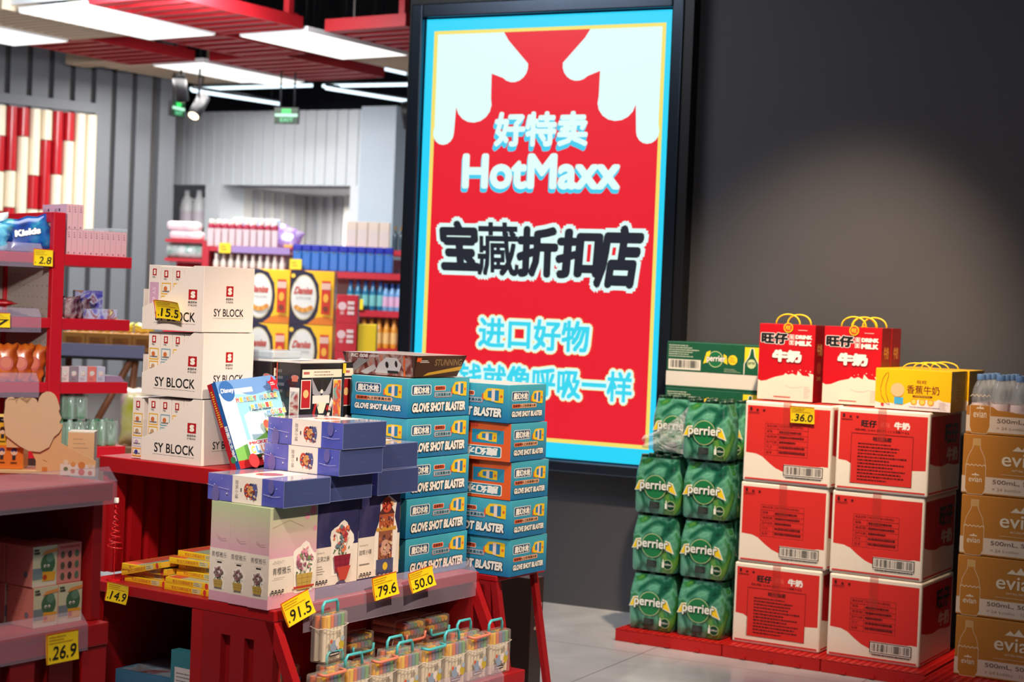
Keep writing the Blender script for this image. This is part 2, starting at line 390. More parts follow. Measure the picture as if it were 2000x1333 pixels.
# ducts and cables
b=MB(); b.tube([T.w(4.2,2.6,3.15),T.w(7.5,2.9,3.15)],.16,M('duct_grey',(70,70,72),.6),14); tag(b.build('ceiling_duct'),'grey round duct under the dark ceiling','duct')
b=MB(); b.tube([T.w(6.0,3.4,3.4),T.w(6.1,3.5,3.02),T.w(6.2,3.8,2.94),T.w(6.2,4.1,3.0),T.w(6.2,4.4,3.4)],.02,m_black,8); tag(b.build('ceiling_cable'),'black cable sagging above the red slatted panels','cable')
# LED tube lights in the back room
m_tube=glow((222,244,255),2.0)
def led_line(p,q,label):
    p=Vector(p); q=Vector(q); t=thing('tube_light',label,'tube light',p,0,'tube lights of the back room'); d=q-p
    b=MB(); b.tube([(0,0,0),d],.012,m_tube,8); b.build('tube',t)
    b=MB(); b.tube([Vector((0,0,.024)),d+Vector((0,0,.024))],.011,m_black,6); b.tube([d*.1+Vector((0,0,.04)),d*.1+Vector((0,0,.9))],.004,m_black,5); b.tube([d*.9+Vector((0,0,.04)),d*.9+Vector((0,0,.9))],.004,m_black,5); b.build('housing',t)
led_line(at(372,174,11.9),at(610,167,12.4),'tube light running right from the grey column')
led_line(at(376,177,11.75),at(546,203,12.4),'tube light slanting down to the green exit sign')
led_line(at(630,168,12.2),at(812,165,12.0),'upper of the two tube lights meeting the screen edge')
led_line(at(636,172,12.1),at(812,200,12.5),'lower slanting tube light meeting the screen edge')
led_line(at(614,121,12.6),at(674,119,12.5),'short tube light above the far red slatted panel')
led_line(at(696,123,12.6),at(733,132,12.8),'shortest tube light behind the smoke detector')
led_line(at(744,133,12.6),at(812,148,13.0),'tube light end beside the beige ribbed panel')

# ---- back wall, white ribbed boards with two openings
BW=Fr(-2.72,13.2,-25.85)
m_wb=M('white_ribbed_wall',(214,220,224),.55)
b=MB()
zt=2.62
def ribs(x0,x1,z0,z1,y=0,th=.06):
    b.box((x0,y,z0),(x1,y+th,z1),m_wb)
    n=max(1,int((x1-x0)/.09)); st=(x1-x0)/n
    for i in range(n): b.box((x0+st*(i+.12),y-.014,z0),(x0+st*(i+.8),y-.0005,z1),m_wb)
ribs(-.4,2.0,2.06,zt)
b.box((-.4,0,0),(0.0,.06,2.06),m_wb); b.box((.36,-.02,0),(.5,.3,2.06),m_wb); b.box((1.66,-.02,0),(1.83,.3,2.06),m_wb)
b.box((1.83,-.18,0),(2.12,.25,zt),M('pale_column',(176,190,202),.5)); b.box((0,0,0),(.36,.06,1.55),m_wb); b.box((0,.061,1.55),(.36,.5,1.57),m_white)
b.box((0,.45,1.57),(.36,.5,2.06),M('niche_back_grey',(150,146,142),.7))  # grey back board of the niche
struct('wall_back',b,BW.w(0,0,0),BW.r)
b=MB(); g=M('passage_wall',(176,176,180),.6)
b.box((.5,1.2,0),(2.6,1.26,2.10),g)
for i in range(4): b.box((.52+i*.1,1.17,0),(.57+i*.1,1.199,2.06),g)
b.box((.95,1.05,1.8),(2.4,1.199,2.06),M('pale_lintel',(200,198,194),.6)); b.box((.95,1.05,0),(1.08,1.199,1.8),M('pale_lintel',(200,198,194),.6))
b.box((.4,.3,2.06),(2.6,1.3,2.12),g); b.box((.44,.301,0),(.5,1.26,2.059),M('pale_lintel',(200,198,194),.6))
for i in range(5): b.box((.5005,.42+.15*i,0),(.512,.50+.15*i,2.05),g)
struct('wall_passage',b,BW.w(0,0,0),BW.r)
b=MB(); b.box((1.1,1.12,0),(2.2,1.16,1.76),M('grey_door',(160,158,164),.5)); b.box((1.14,1.1,.9),(1.17,1.119,1.05),m_steel); struct('door_1',b,BW.w(0,0,0),BW.r)
b=MB(); b.box((-.6,.9,2.62),(2.6,1.0,3.75),M('dark_ceiling',(26,27,32),.8)); b.box((2.12,.3,0),(3.5,.36,3.7),m_wb)
struct('trim_2',b,BW.w(0,0,0),BW.r)

# ---- grey ribbed wall on the left
GW=Fr(-2.545,12.35,39.7)     # a runs right and away, negative a towards the left
m_gw=M('grey_container_wall',(113,117,122),.5); m_gwd=M('grey_container_groove',(82,78,76),.6)
b=MB(); b.box((-4,.02,0),(0,.12,3.2),m_gwd)
x=-4
for i in range(24):
    x0=-.18-i*.158; b.box((x0-.118,-.035,0),(x0,.0195,3.2),m_gw)
b.box((-.125,-.06,0),(0,.0195,3.2),m_gw)
b.box((-4,-.055,2.46),(-.62,-.0352,2.53),m_gw)
struct('wall_left',b,GW.w(0,0,0),GW.r)
t=thing('tile_panel','red and cream panel of half round tiles on the grey wall','wall panel',GW.w(-1.325,-.045,0),GW.r)
m_tr=M('red_glazed_tile',(178,16,28),.3,coat=.3); m_tc=M('cream_glazed_tile',(236,222,194),.4,coat=.2)
cols=[('c',[(2.33,1.78,'c'),(1.78,1.2,'r'),(1.2,.4,'c')])]
pat=['c.21r.24c.27r1','r.44c.25r1','r.2c1','c.46r.23c.2c1','c.21r.48c1','r.44c1','r.2c1','c1','c1']
import re
for i,pt in enumerate(pat):
    x0=-.03+i*.083 if i<5 else -.03+i*.083
    z=2.45; kk=re.findall(r'([cr])([\d.]+)',pt)
    for j,(ch,ln) in enumerate(kk):
        h=float(ln); z0=max(1.56,z-h) if j<len(kk)-1 else 1.56
        pts=[(x0+.04-.04*math.cos(a),-.04*math.sin(a),z0) for a in [PI*q/8 for q in range(9)]]
        bb=MB(); bb.prism(pts[::-1],(0,0,z-z0-.006),m_tr if ch=='r' else m_tc,True); o=bb.build('red_tile' if ch=='r' else 'cream_tile',t)
        z=z0
        if z<=1.56: break
for i in range(14):
    bb=MB(); x0=-.03-(i+1)*.083; z=2.45
    for j in range(3):
        z0=max(1.62-.03*j,z-(.25+.12*((i*7+j*3)%4))) if j<2 else 1.56
        pts=[(x0+.04-.04*math.cos(a),-.04*math.sin(a),z0) for a in [PI*q/8 for q in range(9)]]
        bb.prism(pts[::-1],(0,0,z-z0-.006),m_tr if (i+j)%2 else m_tc,True); z=z0
    bb.build('tile_row',t)

# exit signs and spotlights
def exit_sign(p,rot,label):
    t=thing('exit_sign',label,'exit sign',p,rot,None)
    b=MB(); b.box((-.085,0,-.055),(.085,.03,.055),m_black); g=glow((40,210,90),1.6); c=Canvas(b,(-.085,-.0005,-.055),(1,0,0),(0,0,1),.17,.11)
    c.rect(.02,.05,.98,.95,glow((8,90,44),.6)); c.rect(.02,.44,.98,.62,glow((190,255,220),1.3)); c.rect(.3,.64,.7,.92,g); c.text('EXIT',.25,.12,.8,.36,glow((120,240,170),1.2),bold=.02); b.build('face',t)
    b=MB(); b.tube([(-.05,.015,.056),(-.05,.015,.5)],.006,m_black,6); b.tube([(.05,.015,.056),(.05,.015,.5)],.006,m_black,6); b.build('hanger',t)
exit_sign(at(559,226,11.6),-.2,'green lit exit sign hanging before the white back wall')
exit_sign(at(349,213,11.9),math.radians(70),'edge on exit sign beside the grey column')
def spotlight(p,aim,label,s=1):
    t=thing('track_spotlight',label,'spotlight',p,0,'black track spotlights')
    d=Vector(aim).normalized(); b=MB(); b.tube([-d*.09*s,d*.09*s],.045*s,m_black,14); br_=b.build('barrel',t)
    b=MB(); b.tube([d*.0905*s,d*.093*s],.036*s,glow((255,236,200),4),14); b.build('lens',br_)
    b=MB(); b.tube([(0,0,.05*s),(0,0,.8)],.008,m_black,6); b.build('stem',t)
spotlight(at(388,208,11.5),(-.25,-.6,-.8),'black spotlight pointing down beside the grey column')
spotlight(at(353,172,11.6),(.1,.4,-.9),'black spotlight half hidden below the beige panel')
spotlight(at(797,225,11.8),(.1,.4,-.9),'grey speaker shaped spotlight at the screen edge')
b=MB(); p=at(688,126,11.5); b.lathe([(.03,.0),(.05,.02),(.05,.05),(.02,.06)],p,m_plasw,12); b.tube([p+Vector((0,0,.055)),p+Vector((0,0,.9))],.005,m_plasw,6); tag(b.build('smoke_detector'),'small white smoke detector between the far tube lights','detector')
# ================================================================== cases by the grey wall
def price_tag(txt, p, rot, label, w=.076, h=.062, curl=.12, tiltz=0, flip=False):
    """yellow price card standing on p (lower middle); rot = (x,y,z) euler of the card"""
    b=MB(); n=10; W,H=w,h
    ym=M('yellow_price_card',(250,214,30),.4,coat=.2); rm=ink((214,40,24))
    for i in range(n):
        x0=-W/2+W*i/n; x1=x0+W/n
        for j in range(8): b.box((x0,-.0004,H*j/8),(x1,.0004,H*(j+1)/8),ym)
    c=Canvas(b,(-W/2,-.0006,0),(1,0,0),(0,0,1),W,H,.0002)
    for i in range(n):
        x0=i/n; x1=(i+1)/n
        c.k=0; c.rect(x0,.965,x1,1,rm)
    c.rect(0,0,.025,1,rm); c.scribble(.08,.62,.9,.92,3,ink((190,140,30)),.4,seed=len(txt))
    c.text(txt,.3 if len(txt)<4 else .2,.12,.93,.56,ink((24,22,24)),bold=.01,shear=.2)
    c.rect(.08,.14,.12,.22,ink((60,50,30)))
    b.v=[(x,y-curl*((z-H*.5)/H)**2*H - curl*.6*(x/W)**2*W,z) for x,y,z in b.v]
    return tag(b.build('price_tag',None,p,rot),label,'price tag')

m_pal=M('red_plastic_pallet',(190,26,24),.4,noise=.05,scale=12)
def pallet(a0,a1,b0,b1,label):
    t=thing('floor_pallet',label,'pallet',RS.w(a0,b0,0),RS.r,'red plastic floor pallets under the cases')
    L,Wd=a1-a0,b1-b0; h=.045; b=MB()
    b.box((0,0,0),(L,.012,h-.004),m_pal,.002); b.box((0,Wd-.012,0),(L,Wd,h-.004),m_pal); b.box((0,.012,0),(.012,Wd-.012,h-.004),m_pal); b.box((L-.012,.012,0),(L,Wd-.012,h-.004),m_pal)
    for i in range(3): b.box((L*(.22+.28*i)-.01,-.006,.004),(L*(.22+.28*i)+.01,-.0005,.014),m_pal)
    b.build('rim',t)
    b=MB(); n=int(L/.025); st=L/n
    for i in range(n+1): b.box((max(0,i*st-.006),0,h-.0035),(min(L,i*st+.006),Wd,h),m_pal)
    n=int(Wd/.025); st=Wd/n
    for i in range(n+1): b.box((0,max(0,i*st-.006),h-.0035),(L,min(Wd,i*st+.006),h-.0006),m_pal)
    b.box((.012,.012,.010),(L-.012,Wd-.012,.016),M('red_pallet_inside',(120,16,18),.6))
    b.build('grid_deck',t)
pallet(-.06,.370,0,.53,'red pallet under the green bottle packs, leftmost on the floor')
pallet(.374,.744,0,.53,'red pallet under the left column of red and white cartons')
pallet(.748,1.118,0,.53,'red pallet under the right column of red and white cartons')
pallet(1.130,1.60,-.13,.53,'red pallet jutting forward under the brown water cartons')
PZ=.0455

# ---- six packs of green bottles
m_wrap=mottle('green_printed_film',[(10,50,40),(26,96,72),(96,166,140),(40,120,64),(96,150,60)],scale=11,rough=.2,coat=.7,dist=.8,pos=[.28,.4,.5,.58,.68],bump=.25)
m_gcap=M('dark_green_cap',(10,60,40),.3,coat=.4); m_gglass=M('green_bottle',(10,48,36),.12,coat=.6)
def wrap_mesh():
    """shrink film tight round 3 x 2 bottles"""
    r=.0305; sp=.0625; cs=[(sp*i+.032,.032) for i in range(3)]+[(sp*i+.032,.032+sp) for i in (2,1,0)]
    arcs=[(-PI,-PI/2+.45),(-PI/2-.45,-PI/2+.45),(-PI/2-.45,0),(0,PI/2+.45),(PI/2-.45,PI/2+.45),(PI/2-.45,PI)]
    prof=[(.0,.84),(.006,.97),(.05,1.0),(.11,1.02),(.135,1.0),(.155,.88),(.175,.70),(.195,.56),(.207,.5)]
    b=MB(); rings=[]
    for z,s in prof:
        ring=[]
        for (cx,cy),(a0,a1) in zip(cs,arcs):
            for i in range(7):
                a=a0+(a1-a0)*i/6; ring.append((cx+r*s*math.cos(a),cy+r*s*math.sin(a),z))
        rings.append(ring)
    n=len(rings[0]); vs=[v for rg in rings for v in rg]; fs=[]
    for k in range(len(rings)-1):
        for i in range(n): fs.append((k*n+i,k*n+(i+1)%n,(k+1)*n+(i+1)%n,(k+1)*n+i))
    b.add(vs,fs,m_wrap,True)
    b.add([rings[0][i] for i in range(n)],[tuple(range(n))[::-1]],m_gglass)
    top=rings[-1]; c=(.0945,.063,.203); b.add(top+[c],[(i,(i+1)%n,n) for i in range(n)],m_gglass)
    c=Canvas(b,(0,.0005,0),(1,0,0),(0,0,1),.189,.207,.0004)
    wht=ink((232,236,226),.3); yl=ink((240,206,30),.3); dg=ink((10,60,38),.3); ring=ink((176,196,140),.3)
    c.ell(.5,.48,.24,ring); c.ell(.5,.48,.225,ink((30,120,70),.3))
    c.poly([(.05,.40),(.14,.58),(.25,.60),(.25,.42)],wht); c.poly([(.07,.415),(.15,.565),(.23,.58),(.23,.43)],yl)
    c.poly([(.78,.42),(.78,.60),(.88,.57),(.98,.36)],wht); c.poly([(.80,.43),(.80,.58),(.87,.55),(.95,.385)],yl)
    c.text('perrier',.17,.385,.85,.60,wht,bold=.03,out=dg,ob=.035)
    c.rect(.40,.1,.62,.22,ink((38,44,42))); c.scribble(.42,.11,.6,.21,4,ink((90,100,96)),.4)
    c.ell(.86,.17,.1,ring); c.ell(.86,.17,.088,dg); c.text('500ml',.80,.155,.93,.19,wht); c.rrect(.74,.11,.79,.21,.002,wht); c.rect(.755,.2,.775,.26,wht)
    return b
def water_pack():
    t=thing('bottle_pack','','bottle pack',(0,0,0),0,'shrink wrapped packs of green bottles')
    wrap_mesh().build('printed_film',t)
    r0=True
    for j in range(2):
        for i in range(3):
            b=MB(); b.lathe([(.0128,0),(.0128,.012),(.014,.013),(.014,.0205),(.011,.0215)],(.032+.0625*i,.032+.0625*j,.196),m_gcap,10); b.build('bottle_cap',t)
    return t
p0=water_pack()
HP=.2182
def put_pack(a,bb,k,label,first=[p0]):
    loc=RS.w(a,bb,PZ+HP*k)
    if first: o=first.pop(); o.location=loc; o.rotation_euler=(0,0,RS.r); o['label']=label
    else: o=dup(p0,loc,RS.r,label)
    return o
rows=('bottom','second from bottom','third from bottom')
for k in range(3): put_pack(-.043,.052+.004*k,k,'green bottle pack in the left front stack, %s'%rows[k])
for k in range(3): put_pack(.156,.05+.003*k,k,'green bottle pack beside the red and white cartons, %s of its stack'%rows[k])
topp=put_pack(.150,.05,3,'topmost front green bottle pack with torn clear film spreading to the left')
for k in range(4): put_pack(-.040,.185,k,'green bottle pack in the back row, left stack' if k<3 else 'dark green bottle pack behind the torn film, top of the back row')
for k in range(4): put_pack(.156,.185,k,'green bottle pack in the back row, hidden behind the right stack')
# torn film on the top pack
m_film=film('clear_wrinkled_film',(196,204,206),.55,.15,.9)
b=MB(); N=14; vs=[]
for i in range(N+1):
    u=i/N
    for j in range(9):
        v=j/8
        x=.012-u*.165; zt=.196-u*.125-.02*math.sin(u*PI); zb=.012+u*.012
        y=.012+.030*v*(1-u)+.014*math.sin(5*u+7*v)*u+.008*math.sin(13*v+9*u)
        vs.append((x,y-.02*math.sin(PI*v)*u,zb+(zt-zb)*v))
b.add(vs,[(i*9+j,i*9+j+1,(i+1)*9+j+1,(i+1)*9+j) for i in range(N) for j in range(8)],m_film,True)
b.build('torn_film',topp)

# ---- green cartons behind
m_gk=M('green_carton',(18,86,58),.5,coat=.15); m_gkt=M('green_carton_edge',(70,110,60),.6)
def green_carton():
    L,D,H=.42,.15,.1795; b=MB(); b.box((0,0,0),(L,D,H-.0005),m_gk,.002); f=faces(b,L,D,H); c=f['R']; w=ink((226,222,208)); yl=ink((246,214,40))
    c.rect(.0,.05,1,.36,ink((220,214,204))); c.rect(.0,.365,1,.372,ink((10,60,40)))
    c.rect(.775,.37,.985,.95,yl); c.scribble(.02,.66,.34,.94,6,ink((190,200,180)),.5)
    c.rect(.02,.40,.345,.62,w); c.bars(.04,.44,.33,.6,ink(BLACK),n=34); c.ell(.66,.66,.045,ink((250,206,40))); c.scribble(.63,.6,.69,.72,3,ink((150,110,20)),.5)
    c.ell(.49,.66,.075,ink((190,206,150))); c.ell(.49,.66,.068,ink((24,110,66))); c.poly([(.37,.55),(.40,.80),(.44,.84),(.42,.6)],yl); c.poly([(.57,.6),(.57,.78),(.6,.74),(.61,.56)],yl)
    c.text('perrier',.405,.57,.59,.74,ink(WHITE),bold=.03,out=ink((10,60,38)),ob=.04)
    c.poly([(.77,.37),(.77,.6),(.815,.76),(.83,.93),(.865,.93),(.88,.76),(.92,.6),(.92,.37)],w); c.poly([(.78,.37),(.78,.6),(.825,.76),(.838,.92),(.857,.92),(.87,.76),(.91,.6),(.91,.37)],m_gk)
    c.ell(.845,.6,.042,ink((200,212,160))); c.text('perrier',.81,.56,.88,.66,m_gk,bold=.03); c.scribble(.58,.39,.75,.48,3,ink((170,190,160)),.4)
    return b
g0=None
for k in range(6):
    loc=RS.w(-.05,.325,PZ+.1797*k); lab='top green carton with white stripe behind the bottle packs' if k==5 else 'green carton second from top, just above the torn film' if k==4 else 'green carton hidden low behind the bottle packs'
    if g0 is None: g0=green_carton().build('water_carton',None,loc,RS.r); tag(g0,lab,'carton','green cartons behind the bottle packs')
    else: o=dup(g0,loc,RS.r,lab)

# ---- red and white milk cartons
m_ck=M('white_carton',(236,226,212),.55,noise=.03); m_cr=M('red_carton_print',(212,44,38),.5); m_crd=M('red_carton_print_deep',(190,30,32),.5)
m_tape=film('packing_tape',(206,70,60),.8,.12)
CW,CD,CH=.333,.38,.2925
def milk_carton(v):
    t=thing('milk_carton','','carton',(0,0,0),0,'red and white milk cartons'); b=MB(); b.box((0,0,0),(CW,CD,CH),m_ck,.006); f=faces(b,CW,CD,CH); c=f['R']; bk=ink((70,20,22)); B=ink(BLACK)
    for s in (c,):
        if v==1:
            pts=[(.03,.945),(.03,.36)]+[(.03+.12*i/4,.36-.01*i/4) for i in range(1,5)]+[(.22,.32),(.30,.25),(.38,.19),(.46,.155),(.54,.135),(.62,.14),(.72,.19),(.82,.235),(.91,.255),(.975,.25),(.975,.945)]
            s.poly(pts,m_cr)
            s.frame(.245,.345,.735,.735,.0012,bk)
            for i in range(1,6): s.line([(.245,.345+.39*i/6),(.735,.345+.39*i/6)],.001,bk)
            s.line([(.395,.345),(.395,.735)],.001,bk)
            for i,tx in enumerate(('商品名称','规格','保质期','生产日期','尺寸','批号')): s.text(tx,.262,.69-.065*i,.38 if len(tx)>2 else .33,.722-.065*i,bk)
            s.text('旺仔牛奶(原味)',.41,.69,.68,.722,bk); s.scribble(.41,.36,.71,.67,5,bk,.42,seed=5)
            s.rect(.475,.10,.915,.245,ink((238,230,220))); s.frame(.475,.115,.915,.235,.003,B); s.bars(.49,.13,.90,.222,B,n=40); s.scribble(.5,.082,.9,.1,1,B,.9)
        else:
            s.poly([(.03,.945),(.03,.37),(.12,.36),(.17,.33),(.17,.1),(.83,.1),(.83,.30),(.975,.31),(.975,.945)],m_cr)
            s.text('旺仔',.265,.775,.435,.865,B,bold=.05); s.text('牛奶',.62,.775,.79,.865,ink(WHITE),bold=.06); s.text('原味',.47,.785,.58,.85,ink((232,90,80)),bold=.02)
            s.text('规格:245毫升(12罐×2)',.2,.725,.78,.76,bk); s.frame(.165,.1,.83,.70,.0015,bk); s.text('旺旺集团',.4,.62,.6,.67,B,bold=.03); s.scribble(.24,.13,.78,.60,12,bk,.42,seed=8)
        s.rect(.03,.033,.975,.05,m_cr)
        for i in range(3): s.rect(.06+.075*i,.885,.085+.075*i,.905+.02*(i==0),bk)
        s.scribble(.05,.85,.17,.87,1,bk,.6)
    c=f['X']
    c.poly([(.04,.95),(.04,.40),(.2,.36),(.4,.34),(.6,.36),(.8,.33),(.96,.33),(.96,.95)],m_crd); c.rect(.04,.03,.96,.05,m_cr)
    c.text('旺仔',.47,.60,.9,.86,B,bold=.05); c.text('牛奶',.55,.38,.9,.56,ink((226,200,190)),bold=.06)
    c=f['T']; c.rect(.03,.03,.97,.97,m_cr)
    b.build('body',t)
    b=MB(); x0=CW*.445; x1=CW*.535
    b.prism([(x0,-.0022,CH*.62),(x0,-.0022,CH+.0016),(x0,CD+.001,CH+.0016),(x0,CD+.001,CH+.0008),(x0,-.0012,CH+.0008),(x0,-.0012,CH*.62)],(x1-x0,0,0),m_tape)
    b.build('packing_tape',t)
    b=MB(); b.box((0.004,-.0008,CH*.5),(CW-.004,-.0005,CH*.5001),m_cr)
    return t
cv={1:milk_carton(1),2:milk_carton(2)}; used=set()
def put_carton(a,k,v,label,jit=0,db=0):
    loc=RS.w(a,.08+db,PZ+(CH+.0022)*k)
    if v not in used: used.add(v); o=cv[v]; o.location=loc; o.rotation_euler=(0,0,RS.r+jit); o['label']=label
    else: o=dup(cv[v],loc,RS.r+jit,label)
    return o
put_carton(.376,0,2,'bottom red and white carton next to the green bottle packs')
put_carton(.386,1,1,'middle red and white carton next to the green bottle packs',.01)
put_carton(.390,2,1,'top red and white carton with the yellow price card',-.008)
put_carton(.737,0,1,'bottom red and white carton next to the brown water cartons')
put_carton(.733,1,1,'middle red and white carton next to the brown water cartons',.0,.004)
put_carton(.740,2,2,'top red and white carton under the yellow gift box',-.005)
CT=PZ+(CH+.0022)*3
price_tag('36.0',RS.w(.613,.073,CT-.07),(math.radians(6),0,RS.r),'yellow price card 36.0 on the top red and white carton',.092,.06,.1)

# ---- gift boxes with handles
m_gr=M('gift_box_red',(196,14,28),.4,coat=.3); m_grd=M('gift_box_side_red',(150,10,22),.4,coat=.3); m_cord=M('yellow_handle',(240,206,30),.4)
m_milk=M('gift_box_cream',(240,226,210),.4,coat=.3)
def arc(c,r,h,n=12): return [(c[0]+r*math.cos(PI-PI*i/n),c[1],c[2]+h*math.sin(PI*i/n)**.8) for i in range(n+1)]
def gift_box(tall):
    if tall:
        L,D,H=.215,.100,.278; t=thing('gift_box','','gift box',(0,0,0),0,'red gift boxes of milk'); b=MB(); b.box((0,0,0),(L,D,H),m_gr,.001); f=faces(b,L,D,H); c=f['R']
        c.poly([(.004,.003),(.996,.003),(.996,.36),(.9,.375),(.93,.33),(.8,.34),(.72,.40),(.70,.335),(.62,.36),(.55,.34),(.5,.36),(.46,.33),(.3,.30),(.15,.25),(.06,.24),(.004,.26)],m_milk)
        for x,y,r in ((.62,.39,.008),(.76,.41,.01),(.55,.38,.007),(.94,.395,.012),(.86,.4,.007)): c.ell(x,y,r,m_milk)
        c.line([(.5,.2),(.6,.17),(.72,.175),(.82,.2)],.0015,ink((206,190,176))); c.scribble(.84,.04,.97,.2,7,ink((196,178,168)),.4); c.scribble(.3,.03,.6,.06,1,ink((150,40,40)),.7)
        B=ink(BLACK); w=ink(WHITE)
        c.text('旺仔',.035,.735,.52,.885,B,bold=.06,out=w,ob=.05); c.frame(.545,.735,.625,.865,.0015,w); c.text('我',.555,.805,.615,.86,w,bold=.03); c.text('爱',.555,.74,.615,.795,w,bold=.03)
        c.text('DRINK',.65,.81,.95,.865,w,bold=.08); c.text('MILK',.65,.725,.95,.79,w,bold=.08)
        c.text('牛奶',.25,.50,.78,.665,w,bold=.085,out=ink((120,10,16)),ob=.03)
        c.ell(.52,.955,.085,m_cord); c.ell(.52,.955,.07,ink((236,70,40))); c.text('旺',.475,.93,.565,.98,m_cord,bold=.03); c.scribble(.7,.92,.86,.935,1,w,.5)
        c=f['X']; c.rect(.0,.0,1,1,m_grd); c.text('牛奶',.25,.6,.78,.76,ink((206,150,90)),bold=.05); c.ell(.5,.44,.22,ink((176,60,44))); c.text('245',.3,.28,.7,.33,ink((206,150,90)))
        f['T'].rect(.02,.02,.98,.98,m_gr)
        b.build('box',t)
        for y,dx in ((.012,-.014),(.088,.0)):
            b=MB(); b.tube(arc((L*.55+dx,y,H-.004),.046,.040),.0030,m_cord,8); b.build('handle',t)
    else:
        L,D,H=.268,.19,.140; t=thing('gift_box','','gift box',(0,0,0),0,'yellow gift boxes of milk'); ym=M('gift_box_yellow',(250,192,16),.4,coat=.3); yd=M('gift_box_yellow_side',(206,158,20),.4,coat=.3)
        b=MB(); b.box((0,0,0),(L,D,H),ym,.001); f=faces(b,L,D,H); c=f['R']; br=ink((120,50,24)); pw=ink((240,226,224))
        c.poly([(.003,.003),(.997,.003),(.997,.24),(.9,.25),(.84,.30),(.8,.25),(.6,.27),(.5,.22),(.36,.1),(.2,.15),(.1,.12),(.003,.17)],pw)
        c.text('旺旺',.55,.66,.68,.74,br,bold=.03); c.text('香蕉牛奶',.42,.40,.85,.62,br,bold=.015); c.rrect(.5,.32,.76,.37,.003,br); c.scribble(.53,.335,.73,.355,1,ink((240,200,60)),.8)
        for i in range(3): c.ell(.52+.11*i,.21,.044,ink((240,160,30))); c.ell(.52+.11*i,.21,.03,ink((250,206,90)))
        c.scribble(.46,.06,.86,.1,1,ink((150,140,170)),.7); c.scribble(.85,.04,.97,.24,8,ink((220,190,180)),.4)
        c.line([(.145,.88),(.10,.75),(.07,.5),(.09,.3),(.15,.13),(.2,.1),(.15,.35),(.14,.55),(.16,.74),(.175,.82),(.17,.9),(.145,.88)],.0015,br); c.ell(.105,.1,.022,ink((206,60,60)))
        c.poly([(.26,.13),(.26,.3),(.38,.3),(.38,.13)],ink((70,170,220))); c.ell(.3,.48,.09,ink((244,190,140)))
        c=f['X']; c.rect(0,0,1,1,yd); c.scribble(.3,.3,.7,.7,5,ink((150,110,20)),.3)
        f['T'].rect(.30,.42,.74,.58,yd)
        b.build('box',t)
        for y in (.035,.155):
            b=MB(); b.tube(arc((L*.5,y,H-.003),.05,.026),.0034,m_cord,8,flat=.6); b.build('handle',t)
    return t
gb=gift_box(True); gb.location=RS.w(.398,.165,CT+.002); gb.rotation_euler=(0,0,RS.r); gb['label']='red gift box with yellow handles beside the green cartons, left of the pair'
dup(gb,RS.w(.640,.185,CT+.002),RS.r-.01,'red gift box with yellow handles just left of the yellow box')
dup(gb,RS.w(.642,.288,CT+.002),RS.r-.01,'darker red gift box mostly hidden behind the right one of the pair')
yb=gift_box(False); yb.location=RS.w(.866,.10,CT+.002); yb.rotation_euler=(0,0,RS.r+.0); yb['label']='front yellow gift box of banana milk on the right red carton'
# the pair of yellow boxes stands close together
dup(yb,RS.w(.872,.293,CT+.002),RS.r,'rear yellow gift box of banana milk with only its side in view')

# ---- brown water cartons
m_kr=M('brown_carton',(188,120,40),.5,noise=.05,scale=5); m_kw=M('carton_pale_band',(226,200,176),.5); m_kl=M('carton_pale_ink',(238,216,186),.5)
EW,ED,EH=.40,.27,.2035
def bottle_print(c,x,y0,y1,cut=1.0):
    """outline of a bottle printed on the case"""
    h=y1-y0; w=.085
    pts=[(x-w*.75,y0),(x-w,y0+.1*h),(x-w,y0+.5*h),(x-w*.8,y0+.68*h),(x-w*.36,y0+.84*h),(x-w*.36,y0+.88*h),(x-w*.36,y1),(x+w*.36,y1),(x+w*.36,y0+.88*h),(x+w*.36,y0+.84*h),(x+w*.8,y0+.68*h),(x+w,y0+.5*h),(x+w,y0+.1*h),(x+w*.75,y0)]
    pts=[(px,min(py,cut)) for px,py in pts]
    c.poly(pts,m_kr); c.line(pts,.0012,m_kl,True)
    if cut>=1: c.rect(x-w*.36,y0+.88*h,x+w*.36,y1,ink((206,160,96)))
    z=y0+.52*h
    c.line([(x-w+2*w*i/10,z+(.02 if i%2 else -.01)*h) for i in range(11)],.002,m_kl)
    for dx,hh in ((-.02,.03),(.0,.05),(.02,.03)): c.poly([(x+dx-.016,y0+.34*h),(x+dx,y0+.34*h+hh*h),(x+dx+.016,y0+.34*h)],m_kl)
    c.text('evian',x-.055,y0+.22*h,x+.055,y0+.32*h,m_kl,bold=.01)
